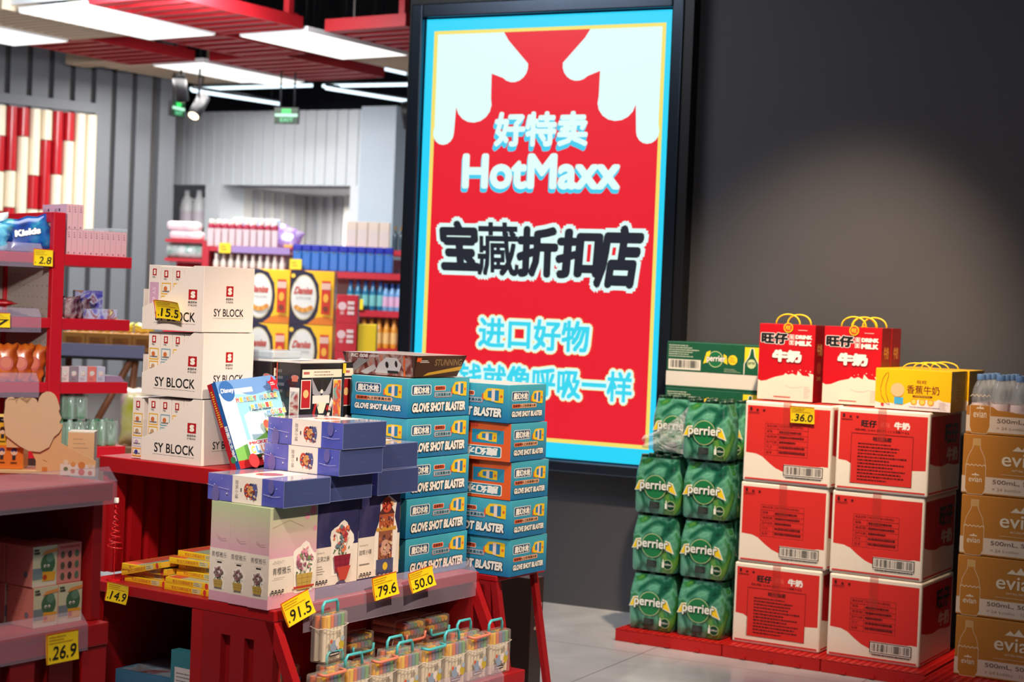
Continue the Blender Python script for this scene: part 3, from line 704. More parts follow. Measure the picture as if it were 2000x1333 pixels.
def evian_case(H,full):
    b=MB()
    if full: b.box((0,0,0),(EW,ED,H),m_kr,.003)
    else:
        wl=.003; b.box((0,0,0),(EW,ED,.004),m_kr); b.box((0,ED-wl,.004),(EW,ED,H),m_kr); b.box((0,wl,.004),(wl,ED-wl,H),m_kr); b.box((EW-wl,wl,.004),(EW,ED-wl,H),m_kr)
        pr=[(0,0,.004),(EW,0,.004),(EW,0,H*.62)]+[(EW*x,0,H*y) for x,y in ((.8,.66),(.7,.7),(.6,.74),(.45,.80),(.36,.86),(.26,.88),(.22,1.0),(.04,1.0))]+[(0,0,H*.96)]
        b.prism(pr,(0,wl,0),m_kr)
    c=Canvas(b,(0,0,0),(1,0,0),(0,0,1),EW,EH)
    c.rect(.0,.03,1,.30,m_kw)
    bottle_print(c,.115,.0,.92 if full else 1.2,1.0 if full else .47)
    c.text('500mL, 50cL',.26,.185,.66,.265,ink((120,96,84)),bold=.008); c.text('× 24 bottles · 12.5kg (12L)',.26,.07,.78,.135,ink((176,150,130)))
    if full:
        for x,h in ((.46,.08),(.53,.12),(.60,.08)): c.poly([(x-.045,.76),(x,.76+h),(x+.05,.76)],m_kl)
        c.text('evian',.33,.50,.70,.72,m_kl,bold=.012); c.ell(.715,.52,.006,m_kl); c.text('NATURAL MINERAL WATER',.42,.42,.68,.455,m_kl)
        c.line([(.33,.36),(.9,.36)],.001,m_kl)
    else: c.text('NATURAL MINERAL WATER',.4,.37,.66,.41,m_kl)
    return b
e0=evian_case(EH,True).build('water_carton',None,RS.w(1.192,.08,PZ),RS.r); tag(e0,'brown water carton at the bottom of its stack by the right edge','carton','brown water cartons')
for k,l in ((1,'brown water carton second from bottom by the right edge'),(2,'brown water carton third from bottom by the right edge'),(3,'brown water carton right below the open tray of bottles')):
    dup(e0,RS.w(1.192-.003*(k%2),.08,PZ+(EH+.0025)*k),RS.r,l)
ez=PZ+(EH+.0025)*4
tag(evian_case(.092,False).build('bottle_tray',None,RS.w(1.195,.08,ez),RS.r),'cut down brown tray holding clear water bottles','tray')
m_pet=film('clear_pet',(206,210,214),.74,.06); m_cap=M('pale_blue_cap',(104,140,190),.35,coat=.2); m_lab=M('pale_pink_label',(230,206,204),.4)
def bottle():
    t=thing('water_bottle','','bottle',(0,0,0),0,'clear water bottles in the open tray')
    b=MB(); b.lathe([(.024,0),(.0295,.006),(.0295,.085),(.027,.095),(.0295,.105),(.0295,.125),(.027,.142),(.021,.160),(.0135,.174),(.0125,.178),(.0125,.184)],(0,0,0),m_pet,16); b.build('body',t)
    b=MB(); b.lathe([(.0299,.062),(.0299,.088),(.0285,.098)],(0,0,0),m_lab,16,cap=False); b.build('label_band',t)
    b=MB(); b.lathe([(.0148,.176),(.0150,.180),(.0150,.193),(.0138,.1955)],(0,0,0),m_cap,14); b.build('cap',t)
    return t
bt=bottle(); fr=['leftmost clear bottle in the front row of the open tray','second clear bottle in the front row of the open tray','third clear bottle in the front row of the open tray','clear bottle in the front row cut by the right edge','clear bottle in the front row beyond the right edge','clear bottle at the far end of the front row']
first=True
for j in range(4):
    for i in range(6):
        loc=RS.w(1.195+.036+.0655*i,.08+.036+.0655*j,ez+.0045)
        lab=fr[i] if j==0 else 'clear bottle with pale blue cap behind the front row of the tray'
        if first: bt.location=loc; bt.rotation_euler=(0,0,RS.r); bt['label']=lab; first=False
        else: dup(bt,loc,RS.r,lab)
# ================================================================== display table in the middle
TZ=.473; UZ=.79; SZ=.461
tb=thing('display_table','red stepped display table carrying the toy boxes in the middle of the photo','table',T.w(0,0,0),T.r)
m_strip=film('clear_price_strip',(206,190,214),.72,.08)
def P(name,fn,parent=tb,mat=None):
    b=MB(); fn(b); return b.build(name,parent)
def crate_panel(b,along,o,u0,u1,z0,z1,t,mat,n,depth=.02,out=-1):
    """ribbed crate panel; along='b' -> plane a=o, along='a' -> plane b=o; ribs stand out towards -axis"""
    st=(u1-u0)/n
    def bx(ua,ub,d0,d1,za,zb):
        lo,hi=(min(d0,d1),max(d0,d1))
        if along=='b': b.box((lo,ua,za),(hi,ub,zb),mat)
        else: b.box((ua,lo,za),(ub,hi,zb),mat)
    bx(u0,u1,o-out*depth,o-out*(depth+t),z0,z1)
    bx(u0,u1,o,o-out*depth,z1-.05,z1)
    bx(u0,u1,o,o-out*depth,z0,z0+.03)
    for i in range(n): bx(u0+st*(i+(.0 if i==0 else .2)),u0+st*(i+(1 if i==n-1 else .8)),o,o-out*depth,z0+.03,z1-.05)
P('bench_top',lambda b:(b.box((0,0,TZ-.028),(.88,.66,TZ),m_red,.003)))
P('side_panel',lambda b:crate_panel(b,'b',0,.0,.235,.0,TZ-.0285,.01,m_redd,3))
P('side_panel',lambda b:crate_panel(b,'b',.88,.0,.62,.0,TZ-.0285,.01,m_redd,6,out=1))
P('post',lambda b:b.box((0,.236,0),(.03,.275,TZ-.029),m_red,.002))
P('post',lambda b:b.box((0,.62,0),(.03,.66,TZ-.029),m_red,.002))
P('back_panel',lambda b:(b.box((.45,.24,.03),(.46,.655,TZ-.029),m_redd)))
P('end_panel',lambda b:b.box((.031,.64,.03),(.449,.655,TZ-.029),m_redd))
P('base_board',lambda b:b.box((.031,.24,.03),(.449,.655,.05),m_redd))
def leg(b,a0,a1):
    pts=[(a0,0,TZ-.029),(a0,.03,TZ-.029),(a0,-.19,0),(a0,-.225,0)]
    b.prism(pts,(a1-a0,0,0),m_red)
P('leg',lambda b:leg(b,.0,.025)); P('leg',lambda b:leg(b,.855,.88))
P('lower_shelf',lambda b:(b.box((.027,-.145,.17),(.92,.22,.206),m_red,.003)))
P('shelf_back',lambda b:b.box((.03,.221,.05),(.85,.235,TZ-.029),m_redd))
def strip(b,a0,a1,y,z,dz):
    b.add([(a0,y+.02,z+.032),(a1,y+.02,z+.032),(a1,y-.006,z+.004),(a0,y-.006,z+.004),(a1,y-.0075,z-dz),(a0,y-.0075,z-dz)],[(0,1,2,3),(3,2,4,5)],m_strip)
    b.tube([(a0,y+.02,z+.032),(a1,y+.02,z+.032)],.0008,m_strip,5); b.tube([(a0,y-.006,z+.004),(a1,y-.006,z+.004)],.0011,m_strip,5); b.tube([(a0,y-.0075,z-dz),(a1,y-.0075,z-dz)],.0008,m_strip,5)
P('price_strip',lambda b:strip(b,.10,.858,-.0005,TZ,.065)); P('price_strip',lambda b:strip(b,.03,.80,-.146,.206,.06))
P('tier_top',lambda b:b.box((.088,.232,UZ-.042),(.86,.72,UZ),m_red,.003))
def tierback(b):
    b.box((.42,.25,TZ+.001),(.43,.70,UZ-.043),m_redd)
    for i in range(6): b.box((.395,.26+.075*i,TZ+.001),(.4195,.30+.075*i,UZ-.043),m_redd)
P('tier_back_panel',tierback)
def tierside(b):
    b.box((.10,.70,TZ+.001),(.43,.715,UZ-.043),m_red)
    for i in range(5): b.box((.11+.065*i,.68,TZ+.001),(.15+.065*i,.6995,UZ-.043),m_red)
P('tier_side_panel',tierside)
P('tier_front_panel',lambda b:b.box((.431,.25,TZ+.001),(.85,.262,UZ-.043),m_redd))

# stand under the second stack of blue toy boxes
st=thing('display_stand','dark red ribbed stand at the right end of the display table','stand',T.w(.925,-.03,0),T.r)
def standside(b):
    pts=[(0,0,SZ-.021),(0,.36,SZ-.021),(0,.36,0),(0,-.085,0)]
    b.prism([(x+.012,y,z) for x,y,z in pts],(.012,0,0),m_redd)
    for i,(y0,y1) in enumerate(((.02,.075),(.12,.18),(.23,.30))): b.prism([(0,y0-.02,0),(0,y0,SZ-.021),(0,y1,SZ-.021),(0,y1-.02,0)],(.0118,0,0),m_redd)
    b.prism([(0,-.085,0),(0,.0,SZ-.021),(0,.02,SZ-.021),(0,-.05,0)],(.0118,0,0),m_redd)
P('side_panel',standside,st); P('top_board',lambda b:b.box((0,0,SZ-.02),(.26,.36,SZ-.004),m_red,.002),st)
P('front_panel',lambda b:(b.prism([(.2,0,SZ-.021),(.2,.015,SZ-.021),(.2,-.07,0),(.2,-.085,0)],(.024,0,0),m_redd)),st); P('back_panel',lambda b:b.box((.026,.34,0),(.22,.355,SZ-.021),m_redd),st)
b=MB(); b.box((0,0,0),(.07,.16,.40),M('dark_brown_box',(44,34,34),.4),.002); c=faces(b,.07,.16,.40)['R']; c.rect(.3,.72,.9,.8,ink((200,186,176))); c.scribble(.3,.56,.8,.95,4,ink((170,150,140)),.3)
tag(b.build('brown_box',None,T.w(1.26,.06,0),T.r),'tall dark brown box standing behind the ribbed red stand','box')

# ---- white display boxes of building blocks
m_sw=M('white_display_card',(236,222,212),.5,noise=.02); m_si=M('white_display_inside',(226,214,206),.6); SB=ink((24,22,24)); SR=ink((176,24,30)); SWt=ink((244,234,222))
def sy_logo(c,x,y,w,h,small=True):
    """red square with a white S and two lines of small print; x,y = centre of square, w,h fractions"""
    c.rect(x-w/2,y-h/2,x+w/2,y+h/2,SR); c.text('S',x-w*.26,y-h*.34,x+w*.3,y+h*.34,SWt,bold=.09); 
    if small: c.text('森宝积木',x-w*.52,y-h*.86,x+w*.52,y-h*.62,SB,bold=.01); c.text('SY BLOCK',x-w*.5,y-h*1.12,x+w*.5,y-h*.95,SB,bold=.01)
SL,SD,SH=.193,.220,.1722
def sy_display(cut=.6,loW=None):
    D=SD; t=thing('display_box','','display box',(0,0,0),0,'white open display boxes of building blocks'); b=MB(); w=.0025
    b.box((0,w,0),(SL,D,.003),m_si); b.box((SL-w,w,.003),(SL,D,SH),m_si); b.box((w,D-w,.003),(SL-w,D,SH*.62),m_si)
    b.box((0,0,0),(SL,w,SH),m_sw,.0008)
    # left wall cut away on a slope
    pr=[(0,w,.003),(0,D,.003),(0,D,SH*.34),(0,D*.62,SH*.52),(0,D*.20,SH*.97),(0,D*.16,SH),(0,w,SH)]
    b.prism(pr,(w,0,0),m_sw)
    c=Canvas(b,(0,D,0),(0,-1,0),(0,0,1),D,SH); c.text('SY BLOCK',.22,.14,.88,.29,SB,bold=.018); c.scribble(.2,.1,.88,.12,1,SB,.35); sy_logo(c,.83,.56,.14,.155)
    c=Canvas(b,(0,0,0),(1,0,0),(0,0,1),SL,SH); c.text('SY BLOCK',.21,.24,.80,.36,SB,bold=.018); c.scribble(.2,.205,.8,.225,1,SB,.3); sy_logo(c,.51,.63,.14,.16)
    b.build('card_tray',t)
    return t
bxn=0
def block_box(kind):
    w,d,h=.0415,.155,.164; b=MB(); b.box((0,0,0),(d,w,h),m_sw,.0008); c=Canvas(b,(0,w,0),(0,-1,0),(0,0,1),w,h)
    if kind=='pink': c.rect(.1,.0,.9,.72,ink((206,160,186))); c.text('SY BLOCK',.36,.1,.62,.64,ink((232,206,220)),bold=.02,rot=-90)
    else:
        for i,(y0,y1,fc) in enumerate(((.55,.74,(226,170,40)),(.36,.53,(226,170,40)),(.19,.34,(206,190,214)),(.03,.17,(226,150,30)))):
            if kind=='teal' and i<2: fc=(120,160,176)
            c.rect(.1,y0,.92,y1,ink(fc)); c.rect(.16,y0+.02,.86,y1-.02,ink((236,226,214))); 
            c.ell(.45,(y0+y1)/2,.16,ink(((206,110,60),(190,150,110),(196,160,196),(60,60,150))[i])); c.scribble(.2,y0+.03,.8,y0+.07,1,ink((90,80,90)),.7,seed=i)
    sy_logo(c,.5,.885,.34,.11,False); c.scribble(.32,.79,.68,.82,2,SB,.5)
    return tag(b.build('block_box'),None,'box','small building block boxes in the display boxes')
SYA,SYB=.102,.358
protoB={k:None for k in ('yellow','teal','pink')}
def put_block(kind,loc,label,rot):
    if protoB[kind] is None: o=protoB[kind]=block_box(kind)
    else: o=dup(protoB[kind],loc,rot)
    o.location=loc; o.rotation_euler=(0,0,rot); o['label']=label; return o
sy0=None
names=('bottom','middle','top')
for k in range(3):
    z=UZ+.0008+(SH+.0022)*k; a=SYA+(.0,.0,-.003)[k]; bb=SYB+(.0,.006,.010)[k]
    lab='%s white display box with sloped front in the stack of three'%names[k]
    if sy0 is None: sy0=sy_display(); sy0.location=T.w(a,bb,z); sy0.rotation_euler=(0,0,T.r); sy0['label']=lab
    else: dup(sy0,T.w(a,bb,z),T.r,lab)
    for i in range(4):
        kind=('yellow','teal','yellow','teal')[i] if k<2 else ('pink','yellow','yellow','teal')[i]
        put_block(kind,T.w(a+.009,bb+.2145-.0435*(i+1)-(.004),z+.0035+(.004 if k==2 and i==0 else 0)),('leftmost','second','third','fourth')[i]+' small %s block box inside the %s white display box'%({'yellow':'yellow framed','teal':'teal framed','pink':'pink'}[kind],names[k]),T.r)
put_block('yellow',T.w(SYA+.012,SYB+.227,UZ+.001),'single block box standing left of the bottom white display box',T.r)
price_tag('15.5',T.w(SYA-.012,SYB+.118,UZ+SH*2+.036),(math.radians(16),.06,T.r-PI/2),'yellow price card 15.5 on the top white display box',.088,.05,.3)

# ---- blue puzzle box leaning on the white boxes
def puzzle():
    W,Hh,Dp=.235,.236,.03; t=thing('puzzle_box','blue picture puzzle box leaning against the white display boxes','box')
    b=MB(); b.box((0,0,0),(W,Dp,Hh),M('puzzle_blue',(40,96,170),.25,coat=.6),.002)
    c=Canvas(b,(0,0,0),(1,0,0),(0,0,1),W,Hh); w=ink((236,240,244),.25)
    c.rect(.0,.0,1,1,ink((112,156,214),.25)); c.poly([(0,.02),(1,.02),(1,.78),(.85,.82),(.55,.78),(.3,.86),(0,.86)],ink((220,234,242),.25)); c.poly([(.24,.30),(1,.30),(1,.80),(.85,.83),(.55,.80),(.24,.84)],ink((150,212,230),.25)); c.poly([(.3,.30),(1,.30),(1,.6),(.5,.66),(.3,.58)],ink((196,228,240),.25)); c.poly([(0,0),(1,0),(1,.34),(.7,.40),(.4,.30),(0,.22)],ink((120,180,90),.25))
    c.rect(.0,.0,1,.09,ink((180,40,44),.25)); c.rect(.24,.84,.56,.895,w)
    c.ell(.14,.88,.12,ink((60,110,180),.25)); c.text('Disney',.04,.845,.25,.915,w,bold=.03,shear=.2)
    cs=[(220,90,80),(244,200,90),(110,170,220),(240,150,90),(140,200,120)]
    def multi(txt,x0,y0,x1,y1,base=0):
        n=len(txt)
        for i,ch in enumerate(txt):
            if ch!=' ': c.text(ch,x0+(x1-x0)*i/n,y0,x0+(x1-x0)*(i+.86)/n,y1,ink(cs[(i+base)%5],.25),bold=.05,out=w,ob=.05)
    multi('MICKEY MOUSE',.24,.735,.92,.79); multi('MINNIE',.42,.63,.78,.69,1); multi('MOUSE',.64,.54,.96,.595,2)
    c.ell(.66,.40,.13,ink((246,206,90),.25),.1); c.ell(.84,.45,.08,ink((90,170,90),.25)); c.ell(.92,.40,.06,ink((110,170,220),.25)); c.ell(.56,.44,.05,ink((220,100,80),.25)); c.ell(.76,.36,.05,ink((240,150,80),.25))
    c.rect(.16,.12,.95,.28,w); c.text('MICKEY MOUSE',.19,.235,.9,.27,ink((206,60,60),.25),bold=.05); multi('CLUBHOUSE',.19,.135,.92,.22,1)
    c.text('拼图天文地图',.3,.02,.98,.10,w,bold=.05,out=ink((206,40,50),.25),ob=.05); c.ell(.16,.055,.08,ink((214,60,56),.25))
    star=[(.84+(.10 if i%2==0 else .055)*math.cos(PI/2+PI*i/5),.88+(.10 if i%2==0 else .055)*math.sin(PI/2+PI*i/5)*W/Hh) for i in range(10)]
    c.poly(star,ink((206,44,56),.25)); c.scribble(.79,.865,.89,.905,2,w,.6)
    c=Canvas(b,(0,Dp,0),(0,-1,0),(0,0,1),Dp,Hh); c.rect(0,0,.55,1,ink((170,30,40),.25)); c.rect(.55,0,1,1,ink((36,90,160),.25)); c.scribble(.15,.5,.45,.92,16,ink((230,200,60),.25),.6); c.text('拼图天文地图',.55,.1,.9,.5,w,bold=.04,rot=-90); c.ell(.5,.12,.3,ink((60,140,90),.25))
    b.build('box',t)
    return t
pz=puzzle()
# base edge on the tier, face to the camera, leaning back to the left
pz.matrix_world=Matrix.Translation(T.w(.122,.238,UZ+.003))@Matrix.Rotation(T.r,4,'Z')@Matrix.Rotation(math.radians(-21),4,'X')@Matrix.Rotation(math.radians(-4),4,'Y')

# ---- black robot boxes
m_bk=M('black_toy_box',(30,26,28),.3,coat=.5)
m_rb=mottle('robot_artwork',[(30,26,28),(150,40,40),(206,196,190),(60,66,90)],scale=16,rough=.3,coat=.4,dist=2)
def robot_box(L,D,H,label):
    b=MB(); b.box((0,0,0),(L,D,H),m_bk,.001); f=faces(b,L,D,H); c=f['R']; w=ink((226,220,214)); r=ink((170,30,36)); y=ink((240,200,50)); g=ink((150,150,160))
    c.rect(.04,.86,.93,.94,ink((236,222,200))); c.scribble(.07,.885,.2,.925,1,r,.8); c.scribble(.3,.87,.9,.93,2,ink((120,100,90)),.35)
    c.rect(.02,.55,.24,.84,w); c.rect(.035,.56,.225,.83,r); c.ell(.13,.7,.06,ink((230,180,120)))
    c.rect(.74,.35,.93,.84,w); c.rect(.75,.36,.92,.83,mottle('robot_inset',[(220,190,60),(200,60,50),(90,170,160)],30))
    # robot figure
    c.poly([(.25,.86),(.40,.72),(.46,.72),(.45,.62),(.28,.70)],g); c.poly([(.72,.86),(.56,.72),(.50,.72),(.5,.62),(.68,.70)],g)
    c.rect(.28,.60,.66,.68,w); c.poly([(.36,.61),(.60,.61),(.53,.50),(.43,.50)],ink((236,224,200))); c.ell(.48,.72,.03,w)
    c.poly([(.33,.60),(.38,.60),(.33,.48),(.28,.49)],r); c.poly([(.6,.58),(.64,.58),(.70,.40),(.64,.40)],r); c.poly([(.70,.66),(.74,.62),(.62,.38),(.58,.42)],w)
    c.poly([(.40,.48),(.47,.48),(.46,.22),(.36,.12),(.38,.26)],w); c.poly([(.49,.48),(.56,.48),(.60,.16),(.52,.10)],ink((236,200,180))); c.poly([(.42,.3),(.46,.3),(.44,.06),(.36,.06)],r)
    rr=random.Random(4)
    for k in range(30): x_=rr.uniform(.3,.68); y_=rr.uniform(.1,.6); c.poly([(x_,y_),(x_+.035,y_+.01),(x_+.03,y_+.035),(x_+.004,y_+.03)],(w,r,g,m_bk,ink((236,206,190)))[k%5])
    c.rect(.45,.40,.68,.43,r); c.poly([(.55,.06),(.68,.06),(.70,.2),(.6,.22)],y)
    c.poly([(.0,.38),(.12,.46),(.26,.44),(.30,.40),(.12,.34)],ink((200,196,200))); c.poly([(.0,.38),(.02,.28),(.16,.16),(.30,.14),(.33,.2),(.24,.34)],ink((240,214,200))); c.poly([(.14,.36),(.24,.36),(.26,.31),(.2,.32)],ink((50,50,70)))
    c.rect(.0,.05,.28,.13,ink((50,60,130))); c.scribble(.02,.07,.2,.12,1,w,.8); c.rect(.02,.02,.16,.05,y); c.scribble(.7,.05,.93,.3,7,ink((170,120,90)),.45); c.rect(.93,.9,1.0,1.0,y)
    c=f['L']; c.scribble(.05,.62,.35,.95,5,ink((110,104,106)),.5); c.ell(.32,.46,.16,ink((150,140,140)),.5,rot=.1); c.rect(.0,.3,.05,1,ink((200,80,60))); c.rect(.58,.0,.98,.76,w); c.rect(.61,.02,.95,.72,m_rb); c.ell(.78,.86,.16,g,.08); c.rect(.66,.82,.9,.88,ink((200,110,90)))
    f['T'].rect(.03,.03,.97,.97,ink((206,200,196),.2))
    return tag(b.build('robot_box'),label,'box','black robot toy boxes')
rb=robot_box(.187,.085,.272,'black robot toy box with its printed front in full view'); rb.location=T.w(.343,.238,UZ+.0005); rb.rotation_euler=(0,0,T.r)
dup(rb,T.w(.330,.327,UZ+.0005),T.r,'black robot toy box tucked behind the front one, left side in view')
dup(rb,T.w(.560,.275,UZ+.0005),T.r,'black robot toy box behind the blue toy boxes, dark edge in view')
b=MB(); b.box((0,0,0),(.16,.10,.006),M('white_tray',(236,236,236),.3)); b.box((.0,.0,.006),(.12,.09,.03),film('clear_tray',(200,214,226),.35,.1),.006)
tag(b.build('clear_tray',None,T.w(.335,.33,UZ+.2735),T.r),'clear plastic tray lying on the robot boxes behind the white boxes','tray')
b=MB(); b.box((0,0,0),(.19,.08,.006),ink((226,220,214),.25)); c=faces(b,.19,.08,.006)['T']; c.rect(.5,.2,.9,.8,ink((220,110,50),.25)); c.rect(.0,.0,.4,.5,ink((60,56,60),.25))
tag(b.build('flat_pack',None,T.w(.345,.241,UZ+.2735),T.r+.03),'thin glossy white pack lying on the front robot box','pack')

# ---- blue toy boxes (two stacks)
def grad(name,c0,c1,h,lo=0):
    m=M(name,c0,.42,coat=.25); nt=m.node_tree; b_=nt.nodes['Principled BSDF']; tc=nt.nodes.new('ShaderNodeTexCoord'); sx=nt.nodes.new('ShaderNodeSeparateXYZ'); mr=nt.nodes.new('ShaderNodeMapRange'); mr.inputs['From Min'].default_value=h*lo; mr.inputs['From Max'].default_value=h
    mx=nt.nodes.new('ShaderNodeMix'); mx.data_type='RGBA'; mx.inputs['A'].default_value=lin(c0)+(1,); mx.inputs['B'].default_value=lin(c1)+(1,)
    L=nt.links.new; L(tc.outputs['Object'],sx.inputs[0]); L(sx.outputs['Z'],mr.inputs['Value']); L(mr.outputs['Result'],mx.inputs['Factor']); L(mx.outputs['Result'],b_.inputs['Base Color']); return m
GLn,GDn,GHn=.296,.198,.1092
m_gb=grad('toy_box_blue_print',(16,112,168),(70,178,200),GHn)
m_or=M('toy_box_orange',(232,92,34),.42,coat=.25)
YL=ink((244,200,30)); DKB=ink((20,50,100)); OR=ink((232,96,50)); WT=ink((244,240,232)); BKs=ink((26,26,32))
def blaster_icon(c,x,y,w,h,body=YL):
    """toy water blaster worn on the hand: rounded ring with a white grip"""
    t=w*c.w
    c.rrect(x-w*.5,y-h*.30,x-w*.40,y+h*.1,.0015,OR)
    c.poly([(x-w*.44,y-h*.2),(x-w*.44,y+h*.12),(x-w*.30,y+h*.42),(x-w*.1,y+h*.46),(x+w*.18,y+h*.46),(x+w*.40,y+h*.42),(x+w*.40,y-h*.44),(x+w*.1,y-h*.42),(x-w*.1,y-h*.34),(x-w*.32,y-h*.32)],body)
    c.poly([(x-w*.26,y-h*.14),(x-w*.26,y+h*.26),(x-w*.1,y+h*.3),(x-w*.1,y-h*.16)],ink((40,120,170)))
    c.rect(x-w*.1,y-h*.36,x+w*.04,y+h*.40,ink((240,214,200))); c.rect(x+w*.04,y-h*.3,x+w*.2,y+h*.34,ink((40,120,170))); c.ell(x+w*.31,y-h*.02,w*.05,OR)
def glove_face(c,two=True):
    if two:
        c.rrect(.06,.57,.37,.83,.006,WT); c.rrect(.07,.585,.36,.815,.005,ink((30,80,120))); c.text('魔幻水枪',.09,.60,.34,.80,WT,bold=.05,out=BKs,ob=.03)
        c.rrect(.42,.67,.60,.80,.004,WT); c.rrect(.425,.68,.595,.79,.004,OR); c.text('连续喷头',.435,.69,.585,.78,BKs,bold=.03)
        c.rrect(.42,.50,.70,.63,.004,ink((236,110,90))); c.rrect(.425,.51,.695,.62,.004,ink((150,200,220))); c.text('立刻浸满水枪',.435,.52,.685,.61,BKs,bold=.03)
        blaster_icon(c,.83,.70,.28,.42)
        c.text('GLOVE SHOT BLASTER',.07,.14,.93,.38,WT,bold=.06,out=BKs,ob=.06,shear=.12)
    else:
        c.rrect(.08,.58,.53,.83,.006,WT); c.rrect(.09,.595,.52,.815,.005,ink((30,80,120))); c.text('魔幻水枪',.12,.61,.50,.80,WT,bold=.05,out=BKs,ob=.03)
        c.rrect(.09,.39,.74,.50,.004,ink((240,180,140))); c.rect(.1,.4,.3,.49,OR); c.text('连续喷头立刻浸满水枪',.11,.405,.72,.485,BKs,bold=.03)
        blaster_icon(c,.76,.66,.36,.38)
        c.text('GLOVE SHOT BLASTER',.08,.16,.90,.31,WT,bold=.06,out=BKs,ob=.06,shear=.1)
def glove_box(v=0):
    b=MB(); L,D,H=(GLn,GDn,GHn) if v==0 else (GDn,GLn,GHn)
    b.box((0,0,0),(L,D,H),m_gb,.0012); f=faces(b,L,D,H)
    if v==0: glove_face(f['R']); glove_face(f['L'],False)
    elif v==1: glove_face(f['R'],False); glove_face(f['L'])
    else:
        glove_face(f['R'],False); c=f['L']; c.rect(0,0,1,1,m_or)
        c.poly([(.0,1),(.42,1),(.42,.72),(.36,.5),(.2,.42),(.0,.42)],YL); c.poly([(.0,.9),(.12,.9),(.14,.6),(.0,.58)],ink((150,50,30))); c.rect(.42,.86,.62,1,ink((214,66,40)))
        c.rect(.55,.45,.92,.80,ink((40,140,176))); blaster_icon(c,.735,.62,.26,.28); c.rrect(.28,.08,.90,.38,.006,WT); c.rrect(.29,.10,.89,.36,.005,ink((30,120,150))); c.text('魔幻水枪',.32,.12,.86,.34,WT,bold=.05,rot=180)
        c.text('GLOVE',.0,.38,.22,.52,WT,bold=.06,rot=180,out=BKs,ob=.05)
    f['T'].rect(.02,.02,.98,.98,ink((226,214,206)))
    return tag(b.build('toy_box'),None,'box','blue boxes of toy water blasters')
gp=None; ords=('bottom','second','third','fourth','top')
for k in range(5):
    a=(.606,.601,.597,.592,.588)[k]; lab='blue toy box, %s of the stack of five behind the flat navy boxes'%ords[k]
    if gp is None: gp=glove_box(0); o=gp
    else: o=dup(gp,(0,0,0),0)
    o.location=T.w(a,.062-.002*(k%2),TZ+.001+(GHn+.0022)*k); o.rotation_euler=(0,0,T.r+(.0,.01,-.008,.006,.0)[k]); o['label']=lab
g1=glove_box(1); g2=glove_box(2)
for k in range(5):
    a=(.930,.922,.920,.905,.892)[k]
    lab=('blue toy box at the bottom of the right hand stack','second blue toy box from the bottom of the right hand stack','orange sided toy box third in the right hand stack','orange sided toy box second from the top on the right','top blue toy box of the right hand stack before the screen')[k]
    o=g1 if k==0 else g2 if k==2 else dup(g2 if k==3 else g1,(0,0,0),0)
    o.location=T.w(a,-.070-.004*(k%2),SZ-.003+(GHn+.0022)*k); o.rotation_euler=(0,0,T.r+(.0,.012,-.01,.02,.0)[k]); o['label']=lab

# ---- car box on top
def car_box():
    L,D,H,q=.20,.235,.060,.02; b=MB(); m=M('dark_car_box',(60,34,28),.3,coat=.5)
    lo=[(0,0,0),(L,0,0),(L,D,0),(0,D,0)]; hi=[(-.012,-.012,H),(L+.03,-.012,H),(L+.03,D+.012,H),(-.012,D+.012,H)]
    b.add(lo+hi,[(0,3,2,1),(4,5,6,7),(0,1,5,4),(1,2,6,5),(2,3,7,6),(3,0,4,7)],m)
    w=ink((226,220,214)); g=ink((150,146,146)); o_=ink((226,96,40)); y=ink((206,160,50))
    c=Canvas(b,(-.0005,D,0),(0,-1,0),(-.012/H,0,1),D,H); c.rect(.0,.0,1,1,mottle('car_artwork',[(50,30,28),(120,40,34),(170,150,144),(200,90,60)],18,dist=2))
    c.text('RC 008',.08,.78,.34,.95,w,bold=.05,shear=.3); c.text('CAPACITY',.36,.82,.5,.92,w,bold=.04,shear=.3)
    c.poly([(.42,.10),(.50,.55),(.62,.85),(.78,.84),(.84,.55),(.80,.22),(.6,.1)],ink((206,200,200))); c.ell(.62,.5,.025,BKs,.04); c.ell(.76,.56,.02,BKs,.04); c.rect(.62,.12,.78,.24,BKs); c.poly([(.02,.2),(.2,.75),(.36,.7),(.1,.1)],g); c.poly([(.2,.1),(.42,.5),(.46,.3),(.3,.0)],ink((190,184,184))); c.poly([(.86,0),(.88,.95),(.9,.95),(.885,0)],o_)
    c=Canvas(b,(0,-.0005,0),(1,0,0),(0,-.012/H,1),L,H); c.rect(0,0,1.0,1,ink((70,44,30))); c.poly([(.2,.05),(1.05,.3),(1.08,.5),(.3,.2)],y); c.scribble(.08,.66,.36,.8,2,w,.6); c.text('STUNNING',.42,.52,1.05,.84,ink((140,110,70)),bold=.03); c.rect(-.0,.72,.1,.9,o_)
    c=Canvas(b,(-.012,-.012,H),(1,0,0),(0,1,0),L+.042,D+.024); c.rect(.01,.01,.99,.99,ink((206,198,190),.2)); c.poly([(.1,.1),(.8,.2),(.7,.8),(.2,.7)],ink((170,150,140),.2))
    return tag(b.build('car_box'),'dark tapered toy car box lying on the stack of blue toy boxes','box')
cb=car_box(); cb.location=T.w(.612,.062,TZ+.002+(GHn+.0022)*5); cb.rotation_euler=(0,0,T.r-.02)

